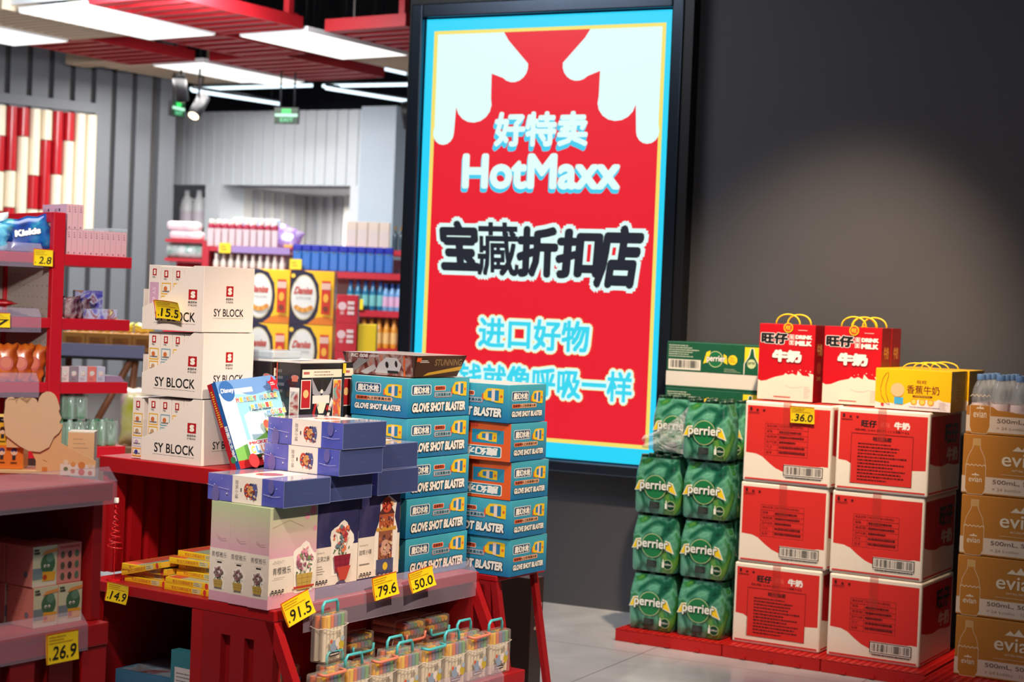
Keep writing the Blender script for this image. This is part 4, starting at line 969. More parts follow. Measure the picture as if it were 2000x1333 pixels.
# ---- flower building kits, standing and lying
KW,KD,KH=.178,.0665,.2505
m_pk=grad('pink_kit_print',(222,166,188),(182,194,152),KH*.97,.5); m_bl=mottle('lilac_blue_print',[(60,72,150),(84,92,184),(124,118,190)],scale=6,rough=.25,coat=.6,dist=.6); m_bn=mottle('night_blue_print',[(38,40,78),(54,54,98),(90,82,124)],scale=6,rough=.25,coat=.6,dist=.6); m_bs=M('navy_kit_side',(62,74,122),.3,coat=.6)
KWt=ink((236,224,212),.3); KK=ink((50,40,44),.3); KG=ink((140,130,120),.3)
def pot(c,x,y,s,cols,h=1.0):
    """sticker of a potted block flower"""
    w=ink((244,236,228),.3); r=random.Random(int(x*97+y*31)); q=c.w/c.h
    pts=[]
    for k in range(22):
        a=2*PI*k/22; rr=s*(.66+.07*math.sin(5*a+1)); pts.append((x+rr*.95*math.cos(a),y+(s*.48+rr*1.05*math.sin(a))*q))
    c.poly(pts,w); c.poly([(x-s*.56,y+s*.1*q),(x-s*.5,y-s*.66*q),(x+s*.5,y-s*.66*q),(x+s*.56,y+s*.1*q)],w)
    br=ink((92,66,58),.3); gr=ink((96,120,86),.3)
    for dx,hh in ((-.3,.75),(-.08,1.0),(.2,.85),(.38,.6)): c.line([(x+dx*s*.2,y),(x+dx*s*.6,y+s*hh*.5*q),(x+dx*s,y+s*hh*q)],.0012,br)
    for k in range(12): c.ell(x+s*r.uniform(-.42,.42),y+s*r.uniform(.02,.35)*q,s*.07,gr,s*.035,n=6,rot=r.uniform(0,3))
    for k in range(34):
        a=r.uniform(0,2*PI); rr=s*.44*math.sqrt(r.random()); c.ell(x+rr*math.cos(a),y+(s*.62+rr*math.sin(a))*q,s*r.uniform(.05,.10),ink(cols[1+k%(len(cols)-1)],.3),n=7)
    c.poly([(x-s*.46,y+s*.04*q),(x+s*.46,y+s*.04*q),(x+s*.36,y-s*.54*q),(x-s*.36,y-s*.54*q)],ink(cols[0],.3))
    dk=ink(tuple(int(v*.7) for v in cols[0]),.3)
    for k in (.12,.3): c.line([(x-s*(.44-.1*k),y-s*k*q),(x+s*(.44-.1*k),y-s*k*q)],.0008,dk)
    c.line([(x-s*.15,y),(x-s*.13,y-s*.5*q)],.0008,dk); c.line([(x+s*.18,y),(x+s*.15,y-s*.5*q)],.0008,dk)
def kit_front(c,kind):
    if kind=='pink':
        c.rect(0,.14,1,.50,KWt); c.line([(.05,.80),(.4,.86),(.7,.78)],.0012,ink((150,130,110),.3)); c.ell(.9,.93,.07,ink((214,130,150),.3)); c.ell(.78,.88,.05,ink((220,150,170),.3)); c.ell(.95,.75,.04,ink((220,150,170),.3))
        c.text('青樱雅乐',.08,.335,.46,.405,KK); pot(c,.73,.30,.38,[(190,160,80),(200,120,150),(226,150,170),(150,90,110),(120,140,90)]); c.rect(.5,.17,.94,.19,ink((190,60,40),.3))
        c.text('Building Kit',.08,.455,.3,.48,KG); c.scribble(.08,.3,.3,.315,1,KG,.5)
    elif kind=='cloud':
        c.rect(0,.12,1,.52,KWt); c.text('云洞之脉',.08,.375,.36,.43,KK,bold=.01); c.text('Building Kit',.08,.455,.24,.475,KG); c.scribble(.08,.24,.26,.34,4,KG,.35)
        pot(c,.62,.41,.42,[(140,40,60),(206,90,80),(226,130,90),(170,60,70),(110,130,140)]); c.poly([(.5,.3),(.82,.3),(.72,.16),(.58,.16)],ink((190,70,60),.3)); c.ell(.6,.12,.12,ink((90,80,110),.3),.05)
    else:
        c.rect(0,.13,1,.56,KWt); c.text('甜筑小铺',.03,.375,.32,.43,KK,bold=.01); c.text('Building Kit',.04,.465,.24,.485,KG); c.scribble(.04,.25,.28,.3,1,KG,.4)
        w=ink((244,236,228),.3); c.poly([(.38,.2),(.38,.56),(.5,.74),(.5,.9),(.7,.98),(.9,.9),(.86,.74),(.94,.6),(.9,.2)],w)
        c.rect(.44,.14,.86,.30,ink((80,84,120),.3)); c.rect(.48,.30,.82,.60,ink((150,90,70),.3)); c.ell(.65,.42,.12,ink((210,160,140),.3),.12); c.rect(.42,.6,.9,.64,ink((206,150,60),.3)); c.rect(.48,.64,.84,.78,ink((180,90,60),.3)); c.poly([(.46,.78),(.86,.78),(.76,.86),(.56,.86)],ink((90,50,50),.3)); c.ell(.66,.88,.12,ink((206,80,60),.3)); c.ell(.66,.22,.06,ink((230,190,60),.3))
        rr=random.Random(5)
        for k in range(40): c.ell(rr.uniform(.50,.80),rr.uniform(.31,.76),rr.uniform(.012,.03),ink([(90,52,48),(214,170,120),(190,110,70),(120,90,120),(226,200,170)][k%5],.3),n=6)
        for k in range(12): c.ell(rr.uniform(.56,.78),rr.uniform(.84,.92),.022,ink([(226,120,90),(150,50,50),(236,170,120)][k%3],.3),n=6)
        for k in range(4): c.rect(.46+.1*k,.15,.52+.1*k,.17,ink((60,60,96),.3))
    for i in range(4): c.ell(.06+.07*i,.175,.026,KK) ; c.scribble(.04+.07*i,.168,.08+.07*i,.18,1,KWt,.6)
def kit_spine(c,kind):
    """narrow side with the white band and a little picture"""
    if kind=='pink':
        c.rect(0,.10,1,.53,KWt); c.text('青樱雅乐',.10,.44,.86,.495,KK); c.line([(.3,.41),(.7,.41)],.0007,KG); c.rect(.38,.385,.62,.40,KK); pot(c,.5,.215,.50,[(190,160,80),(150,100,110),(120,90,90),(140,120,110)]); c.line([(.4,.66),(.6,.63),(.85,.64)],.001,ink((150,110,120),.3))
    else:
        c.rect(0,.30,1,.64,KWt); c.text('甜筑小铺',.1,.585,.9,.62,KK); c.ell(.5,.44,.30,ink((70,76,120),.3)); c.ell(.5,.48,.22,ink((190,80,60),.3)); c.ell(.5,.42,.2,ink((200,150,90),.3)); c.ell(.3,.8,.03,WT); c.ell(.6,.2,.04,WT); c.ell(.7,.9,.025,WT)
def kit(kind,lying=False):
    b=MB(); m=m_pk if kind=='pink' else m_bn
    if not lying:
        b.box((0,0,0),(KW,KD,KH),m,.0012); f=faces(b,KW,KD,KH); kit_front(f['R'],kind); kit_spine(f['L'],'pink' if kind=='pink' else 'navy')
    else:
        b.box((0,0,0),(KW,KH,KD),m_bl,.0012); fR=Canvas(b,(0,0,0),(1,0,0),(0,0,1),KW,KD); fR.rect(0,0,1,1,m_bs); fR.frame(.004,.012,.996,.988,.0012,ink((128,140,190),.3)); fR.text('Building Kit',.42,.42,.58,.5,ink((90,90,130),.3))  # pale frame on the end is painted sheen of the shrink wrap
        t0=Canvas(b,(0,0,KD),(1,0,0),(0,1,0),KW,KH); t0.frame(.004,.004,.996,.996,.0014,ink((206,206,226),.2))  # wrap highlight along the top edges, painted as pale lines
        c=Canvas(b,(0,KH,0),(0,-1,0),(0,0,1),KH,KD)   # left face, band across the middle
        w=KWt; c.rect(.33,0,.72,1,w); c.text('甜筑小铺',.37,.16,.41,.84,KK,rot=-90); c.rect(.44,.42,.455,.56,KK)
        c.ell(.58,.5,.085,ink((70,76,130),.3),.07); c.ell(.53,.5,.045,ink((190,70,50),.3),.07); c.ell(.58,.5,.05,ink((206,150,90),.3)); c.ell(.63,.5,.035,ink((84,90,140),.3),.075)
        rr=random.Random(9)
        for k in range(36): c.ell(rr.uniform(.50,.655),rr.uniform(.2,.8),rr.uniform(.006,.014),ink([(60,50,70),(206,90,60),(226,180,110),(90,80,120),(150,60,50),(230,206,190)][k%6],.3),n=6)
        st=ink((214,210,220),.3)
        for x,y,r in ((.1,.6,.006),(.05,.75,.004),(.27,.3,.009),(.82,.4,.006),(.92,.7,.005),(.2,.85,.004)): c.ell(x,y,r,st,n=8)
        c.line([(0,.58),(.12,.52),(.3,.46)],.0008,st); c.line([(.75,.44),(.88,.38),(.97,.42)],.0008,st); c.ell(.12,.25,.05,ink((110,100,160),.3),.09); c.ell(.85,.75,.04,ink((100,96,160),.3),.07)
        t_=Canvas(b,(0,0,KD),(1,0,0),(0,1,0),KW,KH); t_.rect(.02,.02,.98,.98,M('kit_top_print',(190,182,206),.12,coat=.8)); t_.rect(.02,.3,.98,.7,ink((226,214,206),.15)); t_.ell(.5,.5,.2,ink((206,120,110),.15))
    return tag(b.build('building_kit'),None,'box')
kp=kit('pink')
for i,l in enumerate(('front pink building kit box above the 91.5 price card','middle pink building kit box of the three standing spines','leftmost pink building kit box of the three standing spines')):
    o=kp if i==0 else dup(kp,(0,0,0),0); o.location=T.w(-.008+.004*i,.016+.0685*i,TZ+.001); o.rotation_euler=(0,0,T.r); o['label']=l; o['group']='standing pink building kits'
kc=kit('cloud'); kc.location=T.w(.176,.03,TZ+.001); kc.rotation_euler=(0,0,T.r); kc['label']='standing navy kit box with a picture of a potted plant'
ks=kit('shop'); ks.location=T.w(.358,.032,TZ+.001); ks.rotation_euler=(0,0,T.r); ks['label']='standing navy kit box with a little shop tower, behind the 79.6 card'
for j,bb in enumerate((.1,.1685)): 
    for a in (.176,.358): dup(kc,T.w(a,bb,TZ+.001),T.r,'standing navy kit box hidden behind the front row of kits','kits behind the front row')
L1=TZ+.001+KH+.001
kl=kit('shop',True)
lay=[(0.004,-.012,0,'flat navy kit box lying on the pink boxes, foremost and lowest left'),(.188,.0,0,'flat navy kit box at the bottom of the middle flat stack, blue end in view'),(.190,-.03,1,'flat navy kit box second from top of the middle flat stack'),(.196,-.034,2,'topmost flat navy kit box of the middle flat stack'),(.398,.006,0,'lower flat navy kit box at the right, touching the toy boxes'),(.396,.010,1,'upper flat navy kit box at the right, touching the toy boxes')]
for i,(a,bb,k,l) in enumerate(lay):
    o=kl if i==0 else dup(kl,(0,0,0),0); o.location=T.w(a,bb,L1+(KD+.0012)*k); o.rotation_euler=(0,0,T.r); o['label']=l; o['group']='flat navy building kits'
price_tag('91.5',T.w(.075,-.022,TZ-.028),(math.radians(-16),math.radians(-14),T.r),'yellow price card 91.5 on the corner of the display table',.105,.062,.15)
price_tag('79.6',T.w(.405,-.030,TZ-.012),(math.radians(-10),math.radians(-4),T.r),'yellow price card 79.6 standing in the clear price strip',.105,.060,.15)
price_tag('50.0',T.w(.565,-.032,TZ-.010),(math.radians(-14),math.radians(-6),T.r),'yellow price card 50.0 rightmost on the clear price strip',.11,.055,.2)
price_tag('14.9',T.w(-.006,.535,TZ-.048),(math.radians(-6),.03,T.r-PI/2),'yellow price card 14.9 below the yellow book shelf',.078,.05,.3)
# ================================================================== marker cases on the lower shelf
m_case=film('clear_case',(232,224,214),.8,.1); m_rim=M('frosted_case_rim',(226,216,206),.35,coat=.2); m_pen=M('white_pen_barrel',(238,226,204),.4)
PENC=[(240,170,20),(244,196,40),(226,110,60),(150,110,150),(90,140,160),(110,170,110)]
CWd,CDp,CHt=.098,.046,.122
def marker_case(cyan,up):
    t=thing('marker_case','','marker case',(0,0,0),0,'clear cases of colour markers'); b=MB(); W,D,H=CWd,CDp,CHt
    b.box((0,0,0),(W,D,H),m_case,.005); cbx=b.build('clear_box',t)
    b=MB(); z=H*.70
    b.tube([(-.0006,-.0006,z+.004),(W*.3,-.0008,z-.006),(W*.55,-.0008,z-.006),(W+.0006,-.0006,z+.004),(W+.0006,D+.0006,z+.004),(W*.5,D+.0006,z),(-.0006,D+.0006,z+.004),(-.0008,D*.5,z-.002)],.0011,m_rim,5,True); b.build('lid_rim',cbx)
    for j in range(2):
        for i in range(6):
            b=MB(); x=.011+.0152*i; y=.013+.02*j; c=ink(PENC[i] if j==0 else PENC[(i+2)%6],.35)
            b.lathe([(.0068,.004),(.0068,H*.70)],(x,y,0),m_pen,8); mk=b.build('marker',t); b=MB(); b.lathe([(.0072,H*.701),(.0072,H-.006)],(x,y,0),c,8); b.build('marker_cap',mk)
    b=MB(); c=Canvas(b,(.014,-.0009,.012),(1,0,0),(0,0,1),.074,.058,.0002); g=ink((150,170,196))
    c.ell(.3,.5,.2,g); c.ell(.52,.62,.14,ink((236,226,220))); c.ell(.74,.5,.16,ink((206,180,60))); c.ell(.14,.72,.07,ink((224,100,70))); c.ell(.8,.75,.1,ink((170,190,206))); c.rect(.05,.08,.6,.24,BKs); c.scribble(.08,.11,.57,.21,1,ink((236,226,220)),.7); c.ell(.55,.4,.07,ink((236,200,190)))
    b.build('sticker',cbx)
    b=MB(); c=Canvas(b,(W*.62,-.0014,z-.016),(1,0,0),(0,0,1),.016,.016,.0002); 
    for i in range(5): c.ell(.5+.28*math.cos(i*2*PI/5),.5+.28*math.sin(i*2*PI/5),.28,m_rim,n=8)
    b.build('flower_clasp',cbx)
    b=MB(); hm=M('cyan_handle',(84,196,206),.35,coat=.2) if cyan else M('coral_handle',(240,140,116),.35,coat=.2); y=D*.5
    if up: pts=[(W*.16,y,H-.004),(W*.17,y,H+.018),(W*.24,y-.001,H+.028),(W*.76,y-.001,H+.028),(W*.83,y,H+.018),(W*.84,y,H-.004)]
    else: pts=[(W*.06,D*.3,H+.002),(W*.06,-.003,H+.001),(W*.14,-.007,H),(W*.86,-.007,H),(W*.94,-.003,H+.001),(W*.94,D*.3,H+.002)]
    b.tube(pts,.0040,hm,7); b.build('handle',t)
    return t
kinds={}
def put_case(cyan,up,loc,rot,label):
    k=(cyan,up)
    if k not in kinds: kinds[k]=o=marker_case(cyan,up); o.location=loc; o.rotation_euler=(0,0,rot) if not isinstance(rot,tuple) else rot; o['label']=label
    else: o=dup(kinds[k],loc,rot,label)
    return o
MZ=.2068
front=[(0.0300,0,0,'coral handled marker case at the left end of the front row'),(0.1355,1,1,'marker case with raised cyan handle, second from left in the front row'),(0.2410,0,0,'marker case with folded coral handle, third from left in the front row'),(0.3465,1,1,'marker case with raised cyan handle, fourth from left in the front row'),(0.4520,1,0,'marker case with folded cyan handle near the middle of the front row'),(0.5575,1,1,'marker case with raised cyan handle, third from right in the front row'),(0.6630,0,0,'marker case with folded coral handle, second from right in the front row'),(0.7685,1,1,'marker case with raised cyan handle at the right end of the front row')]
for a,cy_,up,l in front: put_case(bool(cy_),bool(up),T.w(a,-.128,MZ),T.r+(.0 if up else .02),l)
put_case(True,True,T.w(.70,-.068,MZ),T.r,'marker case with raised cyan handle in the second row at the right')
put_case(True,True,T.w(.38,-.070,MZ),T.r,'marker case with cyan handle in the second row near the middle')
for k in range(2):
    for i,a in enumerate((.10,)): put_case(True,False,T.w(a,.20,MZ+.0005+k*.0485),(PI/2,0,T.r),'marker case lying flat under the standing one, handle to the front')
# lying ones: the box rests on its back, lid end towards the aisle
def lie(a,bb,z,cyan,label): return put_case(cyan,False,T.w(a,bb,z),(PI/2,0,T.r),label)
put_case(True,True,T.w(.115,-.075,MZ+.0005),T.r+.05,'marker case in the second row under the tall one').location=T.w(.130,-.075,MZ)
put_case(True,True,T.w(.128,-.058,MZ+.1245),T.r+.08,'marker case standing highest at the left, cyan handle raised')
for k,(a,bb,cy_,l) in enumerate(((.40,.19,True,'marker case lying in the left pile, bottom'),(.40,.19,True,'marker case lying in the left pile, middle'),(.385,.185,True,'marker case lying on top of the left pile, cyan handle in front'),(.62,.19,False,'marker case lying in the right pile, bottom'),(.62,.19,False,'marker case lying in the right pile, middle'),(.62,.185,False,'marker case lying on top of the right pile, coral handle hanging'),(.735,.19,True,'marker case lying at the far right of the pile, bottom'),(.735,.19,True,'marker case lying at the far right of the pile, middle'),(.735,.185,True,'marker case lying on top at the far right of the pile'))):
    lie(a,bb,MZ+.0005+.0485*(k%3),cy_,l)

# ================================================================== picture books in the niche
m_pg=M('book_pages',(226,214,190),.6)
def book():
    L,Wd,H=.20,.158,.0155; b=MB(); m=M('yellow_book_cover',(240,196,30),.4,coat=.4)
    b.box((0,0,0),(L,Wd,H),m,.001); c=Canvas(b,(0,Wd,0),(0,-1,0),(0,0,1),Wd,H)
    c.rect(0,0,1,.35,ink((226,170,30),.35)); c.rect(.62,.1,.8,.9,ink((206,196,150),.35)); c.text('专注力训练贴纸书',.16,.25,.6,.8,ink((190,70,50),.35),bold=.01,n=4); c.ell(.9,.5,.035,ink((206,60,50),.35),.05); c.scribble(.63,.2,.79,.8,2,ink((120,110,80)),.4)
    c=Canvas(b,(0,0,0),(1,0,0),(0,0,1),L,H); c.rect(.0,.1,1,.9,ink((240,190,60),.35)); c.rect(.4,.1,.7,.9,ink((200,80,50),.35))
    c=Canvas(b,(0,0,H),(1,0,0),(0,1,0),L,Wd); c.rect(.02,.02,.98,.98,ink((170,180,150),.25)); c.rect(.02,.7,.98,.98,ink((200,80,60),.25)); c.ell(.5,.4,.2,ink((120,150,170),.25)); c.ell(.7,.3,.12,ink((206,130,90),.25))
    return b
bk0=None; bz=TZ+.0006; bh=.0161
bl=[(.045,.405,0,0,'bottom yellow book of the left pile'),(.048,.402,1,-.03,'middle yellow book of the left pile'),(.042,.408,2,.04,'top yellow book of the left pile'),
    (.030,.245,0,.0,'bottom yellow book of the right pile'),(.034,.243,1,.02,'second yellow book of the right pile'),(.070,.243,2,.0,'third yellow book of the right pile'),(.072,.241,3,-.02,'fourth yellow book of the right pile'),(.066,.252,4,.10,'fifth yellow book of the right pile, turned outward'),(.075,.245,5,.0,'top yellow book of the right pile with its cover in view')]
for i,(a,bb,k,r,l) in enumerate(bl):
    loc=T.w(a,bb,bz+bh*k)
    if bk0 is None: bk0=tag(book().build('picture_book',None,loc,T.r+r),l,'book','yellow picture books in the niche')
    else: dup(bk0,loc,T.r+r,l)
o=dup(bk0,T.w(.03,.42,bz+bh*4.4),0,'tilted yellow book bridging both piles')
o.matrix_world=Matrix.Translation(T.w(.03,.415,bz+bh*3.25))@Matrix.Rotation(T.r-.06,4,'Z')@Matrix.Rotation(math.radians(-14),4,'X')
# spiral ornament
b=MB(); pts=[]; 
for i in range(140):
    u=i/139; z=.205-u*.12; r=.002+.018*u**1.6; a=u*2*PI*8; pts.append((r*math.cos(a),r*math.sin(a),z))
b.tube(pts,.0016,M('red_enamel',(196,24,32),.25,coat=.6),5); b.lathe([(.0009,.0),(.0009,.215)],(0,0,0),M('red_enamel',(196,24,32),.25,coat=.6),8); b.lathe([(.02,0),(.02,.004)],(0,0,0),M('red_enamel',(196,24,32),.25,coat=.6),12); b.lathe([(.006,.205),(.007,.21),(.006,.218)],(0,0,0),WT,8)
tag(b.build('spiral_ornament',None,T.w(.03,.588,TZ+.0005)),'small red spiral ornament at the left end of the book shelf','ornament')
# boxes in the lower niche
b=MB(); b.box((0,0,0),(.03,.105,.265),M('teal_box',(50,120,136),.4),.001); c=Canvas(b,(0,.105,0),(0,-1,0),(0,0,1),.105,.265); c.rect(.14,.0,1,.84,ink((206,200,206))); c.scribble(.2,.4,.9,.8,11,ink((90,90,100)),.35)
tag(b.build('teal_box',None,T.w(.05,.285,.0505),T.r),'upright teal box with a white printed panel in the lower niche','box')
b0=None
for k in range(4):
    loc=T.w(.06+.01*(k%2),.41,.0505+.0455*k); l='blue flat box, %s of the pile in the dark lower niche'%('bottom','second','third','top')[k]
    if b0 is None:
        b=MB(); b.box((0,0,0),(.22,.19,.045),M('blue_flat_box',(60,110,150),.4),.001); c=faces(b,.22,.19,.045)['T']; c.rect(.05,.05,.95,.95,mottle('blue_box_art',[(60,110,150),(140,160,180),(120,60,70)],12)); b0=tag(b.build('flat_box',None,loc,T.r),l,'box','blue flat boxes in the lower niche')
    else: dup(b0,loc,T.r+.02*k,l)

# ================================================================== red gondola at the lower left
G=Fr(-.861,3.7,56.6); gz=.82
gd=thing('gondola_shelf','red shelf unit cut off by the lower left corner of the photo','shelf unit',G.w(0,0,0),G.r)
def GP(name,fn):
    b=MB(); fn(b); return b.build(name,gd)
GP('top_board',lambda b:b.box((-1.3,0,gz-.04),(0,.55,gz),m_red,.003))
GP('shelf_board',lambda b:b.box((-1.3,.0,.462),(-.0,.5,.512),m_red,.003))
GP('end_panel',lambda b:b.box((-.028,.03,.5125),(-.0,.5,gz-.041),m_redd,.002))
GP('back_panel',lambda b:b.box((-1.3,.505,.02),(-.03,.52,gz-.041),m_redd))
GP('post',lambda b:b.box((-.07,.004,0),(-.0,.06,.461),m_red,.002))
def gribs(b):
    b.box((-1.3,.03,0),(-.071,.04,.461),m_redd)
    for i in range(7): b.box((-.075-.105*(i+1)+.02,.006,0),(-.075-.105*i-.02,.0295,.461),m_redd)
GP('ribbed_front',gribs)
def gstrip(b,x0,x1,z,dz,yo): strip(b,x0,x1,yo,z,dz)
GP('price_strip',lambda b:gstrip(b,-1.28,.002,gz,.045,-.002)); GP('price_strip',lambda b:gstrip(b,-1.28,-.068,.512,.05,-.002))
price_tag('26.9',G.w(-.145,-.016,.448),(math.radians(-4),0,G.r),'yellow price card 26.9 on the lower left gondola shelf',.088,.064,.1)
def dino_box(v):
    W,D,H=.0665,.085,.0865; b=MB(); pk=M('pink_figure_box',(214,136,128),.4,coat=.2); b.box((0,0,0),(W,D,H),pk,.001)
    c=Canvas(b,(0,0,0),(1,0,0),(0,0,1),W,H)
    if v==0:
        c.rect(0,0,1,1,ink((206,206,176),.35)); c.rect(0,.0,1,.12,ink((220,214,200))); c.rect(.0,.18,.5,.46,ink((120,140,150))); c.ell(.62,.55,.30,ink((70,110,80)),.34); c.ell(.7,.7,.16,ink((100,140,120))); c.ell(.5,.5,.05,WT); c.ell(.64,.5,.05,WT); c.ell(.51,.49,.025,BKs); c.ell(.63,.49,.025,BKs); c.poly([(.4,.12),(.9,.12),(.95,.34),(.4,.36)],ink((226,170,50))); c.ell(.5,.22,.09,ink((190,70,40))); c.scribble(.04,.80,.36,.95,2,BKs,.8); c.poly([(.36,.78),(1,.84),(1,.92),(.5,.88)],ink((226,150,80)))
    else:
        c.rect(.06,.88,.92,.95,ink((190,90,80)))
        for i in range(9): c.ell(.2+.3*(i%3),.72-.27*(i//3),.09,ink(((90,90,80),(80,60,60),(90,120,100))[i%3]),.12)
    c=Canvas(b,(0,D,0),(0,-1,0),(0,0,1),D,H); c.scribble(.2,.2,.8,.9,8,ink((200,120,110)),.2); c.ell(.75,.3,.08,ink((120,120,140)))
    f=Canvas(b,(0,0,H),(1,0,0),(0,1,0),W,D); f.rect(.05,.05,.95,.95,pk)
    return tag(b.build('figure_box'),None,'box','pink figure boxes on the gondola')
dn=dino_box(0); dn.location=G.w(-.1015,.05,.5128); dn.rotation_euler=(0,0,G.r); dn['label']='pink green figure box at the right end of the lower row'
dup(dn,G.w(-.170,.05,.5128),G.r,'pink green figure box left of the right one in the lower row')
dup(dn,G.w(-.172,.054,.6002),G.r,'pink green figure box alone on the upper row, front in view')
dq=dino_box(1); dq.location=G.w(-.103,.054,.6002); dq.rotation_euler=(0,0,G.r); dq['label']='figure box turned to its pink back with nine small figures, upper row'
dup(dn,G.w(-.172,.139,.5128),G.r,'pink side figure box behind the lower row, its left side in view'); dup(dq,G.w(-.172,.143,.6002),G.r,'pink side figure box behind the upper row'); 
dup(dn,G.w(-.262,.16,.5128),G.r,'orange lit figure box at the left picture edge on the gondola')
# goods on top of the gondola
m_card=M('peach_cardboard',(236,190,140),.6,noise=.03); m_cardl=M('cream_cardboard',(236,206,170),.6,noise=.02)
p=atz(52,928,gz); td=thing('card_display','peach cardboard display with a round cloud shaped crown on the gondola','display',(p.x,p.y+.012,gz+.001),.06)
b=MB()
crown=[(-.052+0.0,.085),(-.058,.125),(-.055,.150)]+[(x+.0125*math.cos(a),.158+.014*math.sin(a)) for x in (-.043,-.019,.004) for a in [PI-PI*i/6 for i in range(7)]]+[(.039+.022*math.cos(a),.160+.027*math.sin(a)) for a in [PI-PI*i/7 for i in range(7)]]+[(.066,.150),(.063,.143),(.070,.128),(.066,.118),(.071,.105),(.066,.095),(.055,.085),(.045,.062),(.025,.05),(.0,.052),(-.02,.062)]
b.prism([(x,-.004,z) for x,z in crown],(0,.003,0),m_cardl); b.build('crown',td)
b=MB(); tr=[(.016,.0),(.016,.03),(.006,.05),(-.02,.058),(-.05,.058),(-.05,.085),(.05,.10),(.058,.115),(.072,.115),(.068,.0)]
b.prism([(x,.0,z) for x,z in tr],(0,.003,0),m_card); b.prism([(.016,.0032,.0),(.064,.0032,.0),(.064,.0032,.04),(.016,.0032,.04)],(0,.10,0),m_cardl)
c=Canvas(b,(.016,-.0004,0),(1,0,0),(0,0,1),.05,.11); c.rect(.28,.06,.52,.15,ink((226,140,70))); c.line([(.3,.3),(.5,.26)],.001,ink((190,130,80))); c.line([(.5,.75),(.62,.68)],.001,ink((190,130,80)))
b.build('trunk',td)
b=MB(); b.prism([(.0685,.0,0),(.150,-.006,0),(.150,-.006,.034),(.0685,.0,.072)],(0,.0025,0),m_card)
c=Canvas(b,(.069,-.0026,0),(.9955,-.0735,0),(0,0,1),.081,.07); pw=ink((236,226,220))
c.rect(.02,.0,.99,.36,pw)
for x,y,r,cc in ((.18,.42,.07,(236,220,200)),(.38,.36,.07,(226,160,100)),(.62,.34,.1,(220,140,80)),(.86,.32,.07,(236,206,180))): c.ell(x,y,r,ink(cc)); c.ell(x,y-.22,r*.9,ink(((110,130,90),(206,110,70),(214,80,50),(206,110,80))[int(x*4)%4]))
b.build('side_tray',td)
b=MB(); b.box((0,0,0),(.06,.05,.088),M('white_bear_box',(236,226,214),.5),.001); c=faces(b,.06,.05,.088)['R']; c.rect(.0,.0,1,.96,ink((236,190,150))); c.ell(.5,.3,.09,ink((220,120,60))); c.scribble(.2,.5,.8,.85,3,ink((200,160,130)),.3)
q=atz(130,918,gz); tag(b.build('figure_box',None,(q.x-.002,q.y+.012,gz+.001),.1),'small cream figure box inside the peach cardboard display tray','box')
q=atz(-20,924,gz); b=MB(); W,D,H=.072,.07,.118; b.box((0,0,0),(W,D,H),M('yellow_figure_box',(246,196,50),.4,coat=.2),.001); c=Canvas(b,(0,0,0),(1,0,0),(0,0,1),W,H)
c.rect(.0,0,1,.45,ink((240,130,50))); c.rect(0,.88,1,.985,BKs); c.text('一人之下',.3,.90,.62,.965,WT,bold=.02); c.scribble(.68,.9,.96,.96,2,WT,.5)
for x in (.35,.72):
    for y,cc in ((.66,(70,40,36)),(.26,(80,70,130))):
        c.ell(x,y+.06,.10,ink((246,226,196))); c.ell(x,y+.09,.085,ink(cc)); c.ell(x,y+.04,.065,ink((246,210,180))); c.rect(x-.05,y-.08,x+.05,y-.0,ink((60,50,60))); c.scribble(x-.1,y-.16,x+.1,y-.12,1,BKs,.8)
tag(b.build('figure_box',None,(q.x,q.y,gz+.010),.12),'yellow and orange figure box at the left picture edge on the gondola','box')
b=MB(); b.box((0,0,0),(.16,.10,.008),M('cream_pack',(230,200,150),.5),.001); c=faces(b,.16,.10,.008)['T']; c.rect(.5,.1,.95,.9,ink((226,130,90)))
tag(b.build('flat_pack',None,(q.x-.005,q.y-.012,gz+.001),.12),'thin cream pack under the yellow figure box','pack')

# ================================================================== shelf unit with the 2.8 card
U=Fr(-1.592,5.9,40); ut=thing('shelf_unit','red framed shelf unit with pegboard at the left of the photo','shelf unit',U.w(0,0,0),U.r)
m_peg=M('grey_pegboard',(176,164,154),.5); m_ured=M('red_shelf_frame',(196,18,36),.4)
def UP(name,fn):
    b=MB(); fn(b); return b.build(name,ut)
UP('post',lambda b:b.box((-.022,0,0),(.022,.03,1.50),m_ured,.002)); UP('post',lambda b:b.box((-.022,.40,0),(.022,.43,1.50),m_ured,.002))
UP('top_bar',lambda b:b.box((-.022,.0305,1.465),(.022,.3995,1.50),m_ured,.002))
def peg(b):
    b.box((-.012,.031,.05),(-.002,.399,1.464),m_peg); c=Canvas(b,(-.012,.399,.05),(0,-1,0),(0,0,1),.368,1.414,.0003); d=ink((70,62,60)); c.k=1
    for i in range(9):
        for j in range(34):
            x=.08+i*.105; y=.03+j*.028
            c.mb.poly([c.p(x-.006,y-.0016),c.p(x+.006,y-.0016),c.p(x+.006,y+.0016),c.p(x-.006,y+.0016)],d)
UP('pegboard',peg)
UP('back_board',lambda b:b.box((-1.0,.415,.05),(-.023,.428,1.46),m_peg))
ZS=(1.355,1.13,.905,.675)
for z in ZS:
    UP('shelf',lambda b:b.box((-1.0,.002,z-.035),(-.0225,.41,z),m_ured,.002))
    UP('wing_shelf',lambda b:b.box((.0225,.004,z-.04),(.283,.40,z),m_ured,.002))
for z in ZS[:3]: UP('price_strip',lambda b:strip(b,-.98,-.06,-.001,z,.05))
UP('base',lambda b:b.box((-1.0,.03,0),(-.023,.41,.12),m_ured))
price_tag('2.8',U.w(-.068,-.022,ZS[0]-.045),(math.radians(-5),.02,U.r-.1),'yellow price card 2.8 on the red shelf edge',.068,.058,.1)
price_tag('7',U.w(-.213,-.018,ZS[1]-.036),(math.radians(-4),0,U.r-.1),'yellow price card cut by the left picture edge',.068,.05,.1)
